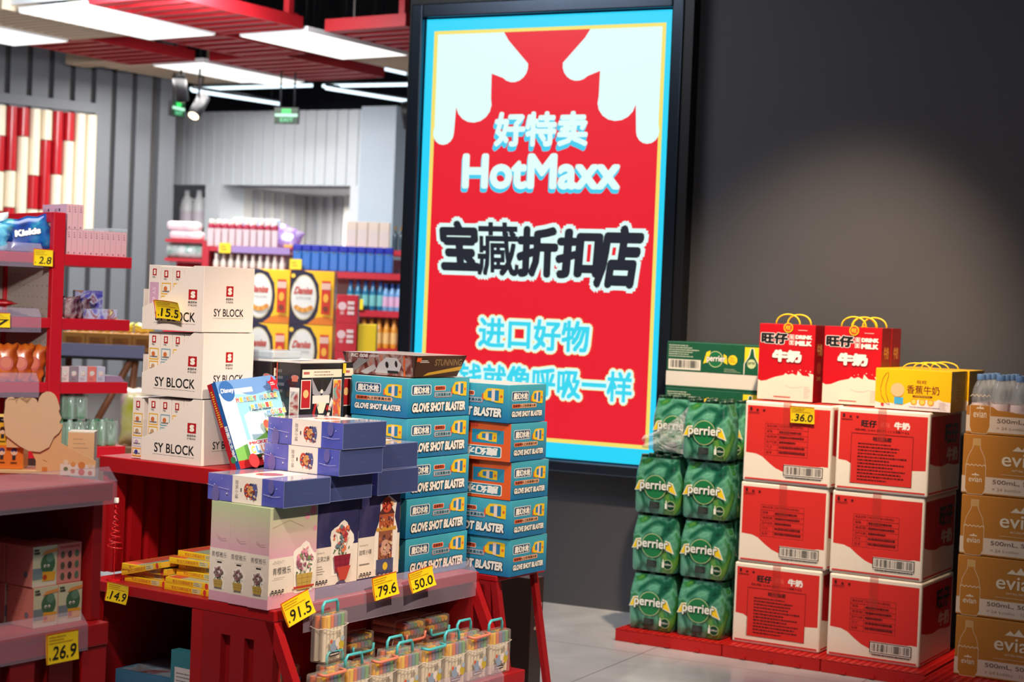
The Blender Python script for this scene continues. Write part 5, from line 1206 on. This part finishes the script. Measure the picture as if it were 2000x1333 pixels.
# pink boxes on the wing
m_pkb=M('pink_slim_box',(232,178,182),.35,coat=.3)
def slim():
    W,D,H=.0212,.20,.088; b=MB(); b.box((0,0,0),(W-.0006,D,H),m_pkb,.0008); c=Canvas(b,(0,0,0),(1,0,0),(0,0,1),W,H); c.scribble(.35,.66,.65,.92,3,ink((120,80,100)),.6); c.ell(.5,.07,.16,ink((150,110,130)))
    c=Canvas(b,(0,D,0),(0,-1,0),(0,0,1),D,H); c.rect(0,0,1,1,ink((206,180,206),.35)); c.text('HELLO',.05,.7,.2,.82,ink((80,60,90))); c.text('HELLO',.5,.7,.65,.82,ink((80,60,90))); c.ell(.25,.77,.03,ink((60,40,70))); c.ell(.7,.77,.03,ink((60,40,70))); c.scribble(.1,.2,.8,.5,2,ink((220,200,220)),.2)
    return b
s0=None
for i in range(14):
    loc=U.w(.034+.0213*(i if i<11 else i-11),.02,ZS[0]+.0006+(0 if i<11 else .0888))
    l=('slim pink box %d from the left, lower row of the wing shelf'%(i+1)) if i<11 else ('slim pink box in the upper row on the wing shelf, %s'%('left','middle','right')[i-11])
    if s0 is None: s0=tag(slim().build('slim_box',None,loc,U.r),l,'box','slim pink boxes on the wing shelf')
    else: dup(s0,loc,U.r,l)
tag((lambda b:(b.box((0,0,0),(.075,.2,.012),film('clear_lid',(206,216,220),.5,.1),.002),b)[1])(MB()).build('clear_cover_sheet',None,U.w(.195,.02,ZS[0]+.0895),U.r),'clear plastic sheet lying on the slim pink boxes','sheet')
# bags of sweets
def bag(cols,W,H,txt,sub,scale=14,dep=.035,tc=WT):
    b=MB(); m=mottle('bag_%d_%d_%d'%cols[0],cols,scale,rough=.25,coat=.5,dist=.3); nx,nz=10,10; vs=[]
    for s in (-1,1):
        for j in range(nz+1):
            for i in range(nx+1):
                u=i/nx*2-1; v=j/nz*2-1; x=u*W/2; z=(v+1)*H/2; t=dep*max(0,(1-u**4))*max(0,(1-v**4))**.8*.5+.0006
                vs.append((x+.004*math.sin(9*v)*abs(u),s*t,z+.004*math.sin(8*u)*abs(v)))
    k=(nx+1)*(nz+1); fs=[]
    for s in (0,1):
        for j in range(nz):
            for i in range(nx):
                q=[s*k+j*(nx+1)+i,s*k+j*(nx+1)+i+1,s*k+(j+1)*(nx+1)+i+1,s*k+(j+1)*(nx+1)+i]; fs.append(q if s==0 else q[::-1])
    rim=[i for i in range(nx+1)]+[j*(nx+1)+nx for j in range(1,nz+1)]+[nz*(nx+1)+i for i in range(nx-1,-1,-1)]+[j*(nx+1) for j in range(nz-1,0,-1)]
    for a_,b_ in zip(rim,rim[1:]+rim[:1]): fs.append((a_,k+a_,k+b_,b_))
    b.add(vs,fs,m,True)
    c=Canvas(b,(-W/2,-dep*.5-.002,0),(1,0,0),(0,0,1),W,H)
    if txt: c.text(txt,.26,.42,.80,.62,tc,bold=.07,out=ink((20,40,90)),ob=.05,shear=.15)
    if sub: c.text(sub,.3,.28,.7,.37,tc,bold=.04,shear=.15)
    return b
blue=[(16,44,110),(22,64,150),(30,110,160),(90,200,180)]
def lean(o,p,rz,back,roll=0): o.matrix_world=Matrix.Translation(p)@Matrix.Rotation(rz,4,'Z')@Matrix.Rotation(math.radians(back),4,'X')@Matrix.Rotation(math.radians(roll),4,'Y'); return o
lean(tag(bag(blue,.165,.125,'Kiskis',None).build('candy_bag'),'blue and teal sweets bag leaning rightmost on the top shelf','bag'),U.w(-.085,.05,ZS[0]+.004),U.r-.35,-16,-12)
lean(tag(bag([(24,90,170),(30,120,190),(120,200,220),(16,60,130)],.15,.11,'NER',None).build('candy_bag'),'blue sweets bag cut off at the left edge, left of the teal one','bag'),U.w(-.262,.03,ZS[0]+.004),U.r-.3,-20,10)
lean(tag(bag([(206,220,226),(226,234,236),(190,210,220),(230,236,240)],.18,.135,None,None).build('candy_bag'),'pale white bag standing behind the blue sweets bags','bag'),U.w(-.225,.14,ZS[0]+.004),U.r-.3,-12,0)
redc=[(150,16,26),(190,30,34),(120,10,20),(206,60,50)]
for i,(a,z,r) in enumerate(((-.19,.0,.1),(-.17,.03,-.2),(-.21,.06,.3))):
    o=tag(bag(redc,.20,.26,None,None,8,.03).build('snack_bag'),('bottom','middle','top')[i]+' red snack bag lying on the second shelf','bag','red snack bags lying on the second shelf')
    o.matrix_world=Matrix.Translation(U.w(a-.06,.04,ZS[1]+.017+z))@Matrix.Rotation(U.r+r,4,'Z')@Matrix.Rotation(math.radians(-90),4,'X')@Matrix.Rotation(0,4,'Y')
orc=[(206,90,30),(226,120,40),(170,60,20),(120,140,50)]
for i,a in enumerate((-.235,-.15,-.105,-.06)):
    o=tag(bag(orc,.075,.13,None,None,12,.03).build('snack_pouch'),('leftmost orange snack pouch on the third shelf','second orange snack pouch on the third shelf','third orange snack pouch on the third shelf','rightmost orange snack pouch next to the red post')[i],'pouch','orange snack pouches on the third shelf')
    b=MB(); c=Canvas(b,(-.03,-.017,.03),(1,0,0),(0,0,1),.06,.06); c.ell(.5,.5,.42,ink((190,50,30))); c.ell(.5,.55,.3,ink((206,90,50))); b.build('round_label',o)
    lean(o,U.w(a,.06,ZS[2]+.001),U.r-.35-.1*i,-6,(0,-3,4,6)[i])
# second wing shelf: display of snacks
m_sn=mottle('snack_display_art',[(60,70,190),(120,110,200),(200,206,230),(150,60,90),(226,220,150)],18,rough=.3,coat=.4,dist=1.5)
b=MB(); b.box((0,0,0),(.115,.16,.035),m_sn,.001); b.prism([(0,.12,.0355),(.115,.12,.0355),(.115,.12,.10),(0,.12,.10)],(0,.003,0),m_sn); tag(b.build('snack_display',None,U.w(.125,.02,ZS[1]+.0006),U.r),'blue and lilac snack display box with raised back card on the second wing shelf','display')
for i,(a,c0) in enumerate(((.03,(130,50,60)),(.068,(90,110,60)),(.096,(50,60,170)))):
    lean(tag(bag([c0,(170,150,150),(90,40,60),(60,60,120)],.06,.075,None,None,20,.02).build('small_bag'),('dark red small bag next to the post on the second wing shelf','green small bag on the second wing shelf','blue small bag touching the lilac snack display')[i],'bag'),U.w(a+.025,.03+.02*i,ZS[1]+.0008),U.r-.2,-8,(4,-10,6)[i])
# third wing shelf: small boxes
sb=None
for i in range(5):
    cc=((226,200,196),(150,130,140),(206,196,206),(226,120,110),(190,186,206))[i]
    b=MB(); b.box((0,0,0),(.033,.05,.055),M('small_box_%d'%i,cc,.4,noise=.1,scale=60),.001); c=Canvas(b,(0,0,0),(1,0,0),(0,0,1),.033,.055); c.ell(.5,.55,.3,mottle('small_box_art',[(200,80,70),(230,220,210),(110,130,120)],60)); c.scribble(.15,.1,.85,.3,2,ink((110,90,100)),.4)
    tag(b.build('small_box',None,U.w(.028+.0345*i,.015,ZS[2]+.0006),U.r),('leftmost','second','middle','fourth','rightmost')[i]+' little printed box in the row on the third wing shelf','box','little boxes on the third wing shelf')
tag((lambda b:(b.prism([(0,0,0),(.075,0,0),(.062,0,.02),(.0,0,.022)],(0,.14,0),M('lilac_plastic',(160,130,160),.3,coat=.3)),b)[1])(MB()).build('lilac_holder',None,U.w(.203,.02,ZS[2]+.0006),U.r),'empty lilac plastic holder at the end of the third wing shelf','holder')
# fourth wing shelf: green bottle packs in film
m_gf=mottle('green_bottles_in_film',[(20,70,40),(60,140,90),(170,200,190),(40,100,60)],26,rough=.15,coat=.8,dist=.5,vec=(1,1,.25))
g0=None
for i,(a,bb,z) in enumerate(((.025,.02,0),(.035,.03,.098),(.155,.02,0))):
    l=('lower green drink pack next to the post on the lowest wing shelf','upper green drink pack stacked on another on the lowest wing shelf','green drink pack standing alone towards the end of the lowest wing shelf')[i]
    if g0 is None:
        b=MB()
        for x in range(3):
            for y in range(2): b.lathe([(.017,0),(.0185,.01),(.0185,.065),(.012,.08),(.009,.094)],(.02+.037*x,.02+.037*y,0),m_gf,10)
        b.box((.001,.001,.002),(.113,.076,.088),film('pack_film',(200,216,206),.7,.1),.006)
        g0=tag(b.build('drink_pack',None,U.w(a,bb,ZS[3]+.0006+z),U.r),l,'drink pack','green drink packs on the wing shelf')
    else: dup(g0,U.w(a,bb,ZS[3]+.0006+z),U.r+.05*i,l)
# ================================================================== goods at the back of the shop (far behind, out of focus)
def xz(px,py,Y): p=at(px,py,Y); return p.x,p.z
def row(build,cat,name,n,pos,label,group,rot=0):
    first=None
    for i in range(n):
        if first is None: first=tag(build().build(name,None,pos(i),rot),label if isinstance(label,str) else label(i),cat,group)
        else: dup(first,pos(i),rot,label if isinstance(label,str) else label(i))
    return first
# ---- platform with yellow biscuit boxes
Y=9.0
x0,zz=xz(480,732,Y); x1,_=xz(722,732,Y); zp=.80
pf=thing('promotion_table','red covered table under the yellow biscuit boxes','table',(x0,Y,0))
b=MB(); b.box((-.02,-.02,zp-.04),(x1-x0+.02,.6,zp),m_red,.003); b.build('table_top',pf)
for x,y in ((0,0),(x1-x0-.04,0),(0,.54),(x1-x0-.04,.54)): b=MB(); b.box((x,y,0),(x+.04,y+.04,zp-.0405),m_red); b.build('leg',pf)
def cookie():
    W,D,H=.232,.19,.285; b=MB(); b.box((0,0,0),(W,D,H),M('yellow_biscuit_box',(248,190,20),.4,coat=.3),.002); c=Canvas(b,(0,0,0),(1,0,0),(0,0,1),W,H,.0006)
    nv=ink((34,28,56)); c.poly([(.0,.0),(.4,.0),(.55,.08),(.64,.25),(.67,.5),(.64,.75),(.5,.95),(.3,1),(.0,1)],nv); c.poly([(.4,0),(1,0),(1,.12),(.8,.16),(.58,.12)],ink((226,120,30)))
    c.ell(.31,.5,.295,ink((206,190,150)),.52,28); c.ell(.31,.5,.275,ink((226,220,210)),.49,28); c.text('Danisa',.10,.56,.52,.70,ink((200,70,60)),bold=.04,shear=.3); c.text('BUTTER COOKIES',.14,.47,.48,.51,ink((120,120,120)))
    for i in range(7): c.ell(.15+.055*i,.31-.05*math.sin(i*PI/6),.055,ink((226,160,70) if i%2 else (206,130,50)))
    c.rect(.72,.2,.92,.82,ink((206,50,30))); c.rect(.72,.66,.92,.78,ink((226,180,160))); c.ell(.82,.5,.06,ink((240,170,60)),.1); c.ell(.82,.3,.06,ink((120,50,30))); c.ell(.06,.9,.05,ink((250,200,60)))
    return b
xr,_=xz(566,600,Y)
lab=lambda i:('yellow biscuit box with navy oval, lower right of the four','yellow biscuit box with navy oval, upper right of the four','yellow biscuit box with navy oval, lower left of the four','yellow biscuit box with navy oval, upper left of the four')[i]
row(cookie,'box','biscuit_box',4,lambda i:(xr-(.236 if i>1 else 0),Y,zp+.001+(.287 if i%2 else 0)),lab,'yellow biscuit boxes at the back',.02)
def redbox():
    W,D,H=.112,.12,.15; b=MB(); b.box((0,0,0),(W,D,H),M('red_gift_box',(196,26,46),.4,coat=.2),.002); c=Canvas(b,(0,0,0),(1,0,0),(0,0,1),W,H,.0006); c.ell(.27,.6,.2,ink((226,190,190))); c.rect(.18,.3,.36,.42,ink((220,150,150)))
    for i in range(3): c.rect(.52,.3+.18*i,.84,.42+.18*i,ink((230,200,196)))
    return b
xr2,_=xz(651,650,Y-.1)
row(redbox,'box','red_box',3,lambda i:(xr2+.004,Y-.02,zp+.001+.151*i),lambda i:('bottom','middle','top')[i]+' red box with white oval beside the yellow biscuit boxes','red boxes stacked at the back')
b=MB(); b.box((0,0,0),(.10,.08,.30),M('yellow_gift_pack',(246,206,30),.4),.004); c=Canvas(b,(0,0,0),(1,0,0),(0,0,1),.10,.30,.0006); c.ell(.42,.30,.62,ink((200,30,36))); c.ell(.45,.32,.3,ink((226,110,40)),.5)
tag(b.build('gift_pack',None,(xr2+.120,Y+.0,zp+.001)),'yellow gift pack with red disc next to the red boxes','pack')
# ---- right back shelf
Y=10.8
xa,_=xz(560,600,Y); xb,_=xz(796,600,Y); Lx=xb-xa
sh=thing('back_shelf','red edged shelf of blue bottles just left of the advertising screen','shelf unit',(xa,Y,0))
def SP(name,fn,par): b=MB(); fn(b); return b.build(name,par)
m_sred=M('shelf_red_edge',(190,24,44),.45)
SP('back_board',lambda b:b.box((0,.45,0),(Lx,.47,1.5),M('pale_shelf_back',(214,206,204),.6)),sh)
SP('end_panel',lambda b:b.box((Lx-.03,.02,0),(Lx,.449,1.52),M('pale_shelf_back',(214,206,204),.6)),sh)
SP('post',lambda b:b.box((Lx-.035,-.01,0),(Lx+.01,.019,1.40),m_sred),sh)
for z in (1.40,1.16,.92,.66): SP('shelf',lambda b:b.box((0,0,z-.04),(Lx-.036,.449,z),m_sred),sh)
SP('upper_shelf',lambda b:b.box((.30,.22,1.52),(Lx+.01,.46,1.555),m_sred),sh); SP('base',lambda b:b.box((0,.03,0),(Lx-.036,.449,.12),m_sred),sh)
def btl(body,cap,r,h,neck=.5,label=None,trans=False):
    def f():
        b=MB(); b.lathe([(r*.95,0),(r,.008),(r,h*.62),(r*.85,h*.70),(r*neck,h*.80),(r*neck,h*.84)],(0,0,0),body,10); b.lathe([(r*neck*1.15,h*.84),(r*neck*1.15,h)],(0,0,0),cap,10)
        if label: b.lathe([(r*1.02,h*.15),(r*1.02,h*.52)],(0,0,0),label,10,cap=False)
        return b
    return f
def blue_b():
    b=MB(); bl=M('blue_bottle',(52,110,190),.25,coat=.4); dk=M('dark_blue_cap',(20,36,160),.35)
    b.box((-.028,-.018,0),(.028,.018,.125),bl,.008); b.box((-.028,-.018,.1255),(.028,.018,.165),dk,.005); b.lathe([(.0,0),(.012,0),(.012,.002)],(0,-.0195,.118),ink((190,200,70)),8); return b
bx=lambda i:(xa+.05+.0585*(i%11),Y+.06+.05*(i//11),1.401)
row(blue_b,'bottle','blue_bottle',22,bx,'blue bottle with dark blue cap in the long row left of the screen','blue bottles on the back shelf')
gbx=lambda i:(xa+.335+.072*i,Y+.26,1.556)
def goldbox():
    b=MB(); b.box((0,0,0),(.068,.09,.18),M('pale_gold_box',(232,212,192),.3,coat=.4),.003); b.box((-.001,-.001,.14),(.069,.091,.1405),ink((206,160,120))); c=Canvas(b,(0,0,0),(1,0,0),(0,0,1),.068,.18,.0006); c.rect(.1,.05,.9,.7,ink((222,206,196))); return b
row(goldbox,'box','pale_box',4,gbx,'pale gold cosmetics box standing above the blue bottles','pale boxes on the upper back shelf')
row(btl(M('dark_glass',(70,88,98),.15,coat=.5),M('gold_cap',(170,130,60),.3,.6),.018,.16,.35),'bottle','glass_bottle',5,lambda i:(xa+.655+.038*i,Y+.29+.01*(i%2),1.556),'dark glass bottle with gold cap on the upper shelf beside the screen','dark glass bottles on the back shelf')
row(btl(M('teal_bottle',(30,110,150),.25,coat=.3),M('navy_cap',(20,50,110),.4),.022,.19,.5,ink((120,190,190))),'bottle','tall_bottle',5,lambda i:(xa+.40+.048*i,Y+.05,1.161),'teal bottle on the middle back shelf, left half','teal bottles on the back shelf')
row(btl(M('sky_bottle',(110,160,206),.25,coat=.3),M('navy_cap',(20,50,110),.4),.023,.175,.5,ink((214,170,200))),'bottle','sky_bottle',5,lambda i:(xa+.64+.0405*i-.012,Y+.05,1.161) if i<3 else (xa+.65+.045*(i-3)-.01,Y+.12,1.161),'light blue bottle with pink label on the middle back shelf','light blue bottles on the back shelf')
row(btl(M('amber_bottle',(226,150,50),.3,coat=.3),M('brown_cap',(150,90,30),.4),.022,.19,.5,ink((236,190,120))),'bottle','amber_bottle',14,lambda i:(xa+.40+.048*(i%7),Y+.05+.06*(i//7),.921),'amber bottle on the third back shelf left of the screen','amber bottles on the back shelf')
row(btl(M('dark_glass',(70,88,98),.15,coat=.5),M('gold_cap',(170,130,60),.3,.6),.022,.19,.4),'bottle','dark_bottle',5,lambda i:(xa+.42+.05*i,Y+.06,.661),'dark bottle on the lowest back shelf','dark bottles on the back shelf')
def ycard():
    b=MB(); b.box((0,0,0),(.075,.002,.065),M('yellow_price_card',(250,214,30),.4)); c=Canvas(b,(0,0,0),(1,0,0),(0,0,1),.075,.065,.0006); c.scribble(.15,.2,.85,.8,2,ink((120,100,30)),.5); return b
for (px,py,YY,l) in ((566,526,10.78,'yellow price card under the row of blue bottles'),(655,604,10.78,'left yellow price card below the teal bottles'),(686,604,10.78,'right yellow price card below the teal bottles'),(428,494,10.98,'yellow price card on the lilac shelf edge')):
    x,z=xz(px,py,YY); tag(ycard().build('price_tag',None,(x,YY-.01,z)),l,'price tag')
# ---- left back shelf with white and red bottles
Y=11.0
xa,_=xz(408,490,Y); xb,_=xz(566,490,Y); Lx=xb-xa
s2=thing('back_shelf','lilac edged shelf of white bottles in front of the passage','shelf unit',(xa,Y,0))
m_lil=M('lilac_shelf_edge',(160,130,186),.35,coat=.2)
for z in (1.535,1.335,1.1): SP('shelf',lambda b:b.box((0,.012,z-.03),(Lx,.40,z),m_sred),s2); SP('shelf_edge',lambda b:b.box((.06,-.004,z-.035),(Lx,.0115,z+.01),m_lil),s2)
SP('back_board',lambda b:b.box((0,.401,0),(Lx,.415,1.6),m_white),s2); SP('post',lambda b:b.box((-.03,-.0,0),(-.001,.4,1.535),m_sred),s2); SP('base',lambda b:b.box((0,.02,0),(Lx,.40,1.07),m_sred),s2)
def redtop():
    b=MB(); b.box((-.020,-.016,0),(.020,.016,.12),M('pale_pink_bottle',(222,200,202),.3,coat=.3),.006); b.lathe([(.019,.1205),(.020,.135),(.014,.15)],(0,0,0),M('crimson_collar',(176,40,70),.4),10); b.lathe([(.013,.15),(.014,.172),(.010,.178)],(0,0,0),M('white_cap',(236,226,214),.4),10); return b
row(redtop,'bottle','lotion_bottle',20,lambda i:(xa-.06+.0465*(i%10)+.06,Y+.05+.055*(i//10),1.536),'pale bottle with crimson collar and white cap on the lilac shelf','pale bottles with crimson collars')
row(btl(M('cream_bottle',(232,220,206),.35),M('white_cap',(236,226,214),.4),.019,.155,.45,ink((236,206,190))),'bottle','cream_bottle',20,lambda i:(xa+.04+.048*(i%10),Y+.05+.06*(i//10),1.336),'small cream bottle on the shelf below the lilac edge','cream bottles below the lilac shelf edge')
def wb():
    b=MB(); b.box((0,0,0),(.10,.06,.20),M('white_blue_box',(222,226,234),.4),.002); c=Canvas(b,(0,0,0),(1,0,0),(0,0,1),.1,.2,.0006); c.rect(.5,.6,.95,.95,ink((140,180,226))); return b
row(wb,'box','white_box',3,lambda i:(xa+.12+.105*i,Y+.2,1.536),'white and blue box standing behind the crimson collared bottles','white boxes behind the bottles')
b=bag([(210,200,220),(150,110,190),(230,226,226)],.17,.15,None,None,9,.06); o=tag(b.build('wipes_pack'),'lilac and white wipes pack leaning at the end of the lilac shelf','pack'); lean(o,(xa+.475,Y+.06,1.540),0,-10,22)
b=MB(); b.box((0,0,0),(.055,.05,.015),ink((240,180,60))); b.box((0,0,-.0125),(.055,.05,-.0005),ink((206,50,50))); tag(b.build('soap_box',None,(xa+.485,Y+.0,1.549)),'little yellow and red box at the end of the lilac shelf','box')
# ---- far left back shelf with tissue packs
Y=11.05; xa2,_=xz(322,490,Y); L2=xa-.035-xa2
s3=thing('back_shelf','red shelf of tissue packs next to the grey column','shelf unit',(xa2,Y,0))
for z in (1.575,1.45): SP('shelf',lambda b:b.box((0,0,z-.02),(L2-.02,.4,z),m_sred),s3)
SP('end_panel',lambda b:b.box((L2-.019,0,0),(L2,.4,1.575),m_sred),s3); SP('base',lambda b:b.box((0,.02,0),(L2-.02,.4,1.2),m_sred),s3); SP('back_board',lambda b:b.box((0,.385,1.2),(L2-.02,.399,1.429),m_sred),s3)
def tissue():
    b=MB(); b.box((0,0,0),(.22,.12,.058),mottle('tissue_pack_film',[(236,228,226),(226,206,214),(240,236,230)],10,rough=.3),.022); return b
row(tissue,'pack','tissue_pack',2,lambda i:(xa2+.01-.02*i,Y+.06,1.576+.0595*i),lambda i:('lower','upper')[i]+' white tissue pack on top of the red shelf by the grey column','white tissue packs')
b=MB(); b.tube([(0,0,0),(.255,0,0)],.048,mottle('paper_roll_film',[(226,226,222),(190,200,196),(110,160,140)],12,rough=.25,coat=.4),14); tag(b.build('paper_roll',None,(xa2+.005,Y+.08,1.4985)),'film wrapped paper roll pack inside the red shelf','paper roll')
# ---- detergent jugs in the wall niche
def jug():
    b=MB(); w=M('white_jug',(232,232,232),.35,coat=.2); b.lathe([(.050,0),(.055,.01),(.055,.13),(.045,.18),(.026,.215),(.022,.225)],(0,0,0),w,14); b.lathe([(.024,.225),(.024,.265)],(0,0,0),w,12); b.tube([(.03,-.01,.205),(.062,-.02,.185),(.066,-.02,.13),(.05,-.015,.105)],.009,w,6); b.lathe([(.0556,.03),(.0556,.10)],(0,0,0),ink((226,214,222)),14,cap=False); return b
b=MB(); b.box((.005,.07,1.74),(.355,.44,1.76),m_white); struct('niche_shelf',b,BW.w(0,0,0),BW.r)
row(jug,'jug','detergent_jug',4,lambda i:BW.w(.07+.118*i-(.06 if i==3 else 0),.14 if i<3 else .28,1.7605),lambda i:('leftmost white detergent jug in the wall niche','middle white detergent jug in the wall niche','right white detergent jug in the wall niche','white detergent jug in the back row of the niche')[i],'white detergent jugs')
# ---- low table behind the shelf unit
Y=8.2; xa,_=xz(112,690,Y); xb,_=xz(282,690,Y); Lx=xb-xa
lt=thing('low_table','low table with grey lilac edge and wooden legs behind the shelf unit','table',(xa,Y,0))
SP('table_top',lambda b:b.box((-.15,.015,.89),(Lx,.7,.93),M('dark_table_top',(60,50,48),.5)),lt); SP('table_edge',lambda b:b.box((-.15,-.01,.905),(Lx,.0145,.965),M('grey_lilac_edge',(130,130,160),.3,coat=.2)),lt)
wd=M('brown_wood',(140,84,54),.5,noise=.15,scale=15)
for (p_,q_) in (((.35,.03,.889),(.02,.03,.25)),((-.03,.05,.889),(.09,.05,0)),((.40,.5,.889),(.45,.5,0)),((-.1,.6,.889),(-.1,.6,0)),((Lx-.05,.04,.889),(Lx-.14,.04,0))):
    SP('leg',lambda b:b.tube([p_,q_],.018,wd,6),lt)
SP('lower_board',lambda b:b.box((-.12,.25,.18),(Lx-.06,.27,.80),M('pale_board',(206,198,192),.6)),lt)
def kraft():
    b=MB(); b.box((0,0,0),(.112,.2,.088),M('kraft_carton',(186,126,56),.5,noise=.08),.002); c=Canvas(b,(0,0,0),(1,0,0),(0,0,1),.112,.088,.0006); c.rect(.15,.2,.85,.75,ink((160,96,36))); c.scribble(.2,.3,.8,.7,3,ink((110,70,30)),.5); return b
row(kraft,'carton','snack_carton',4,lambda i:(xa-.0+.1145*i,Y+.08,.931),lambda i:('leftmost','second','third','rightmost')[i]+' small brown carton on the low table behind the wing shelves','small brown cartons')
def ybag(): return bag([(240,226,120),(226,206,70),(240,236,200)],.10,.05,None,None,16,.05)
row(ybag,'bag','yellow_bag',4,lambda i:(xa+.06+.105*i,Y+.2,1.020),'pale yellow snack bag lying on the small brown cartons','pale yellow snack bags')
o=tag(bag([(214,206,60),(236,226,150),(226,180,190),(180,180,50)],.14,.27,None,None,7,.08).build('yellow_bag'),'large yellow bag at the end of the low table, left of the white boxes','bag'); lean(o,(xb-.00,Y-.16,.498),.1,-2,0)
b=MB(); b.box((0,0,0),(.30,.22,.495),M('brown_crate',(150,112,76),.6,noise=.1),.003); tag(b.build('cardboard_crate',None,(xb-.14,Y-.27,0)),'brown cardboard crate under the large yellow bag','crate')
bpy.data.objects.remove(_fo)
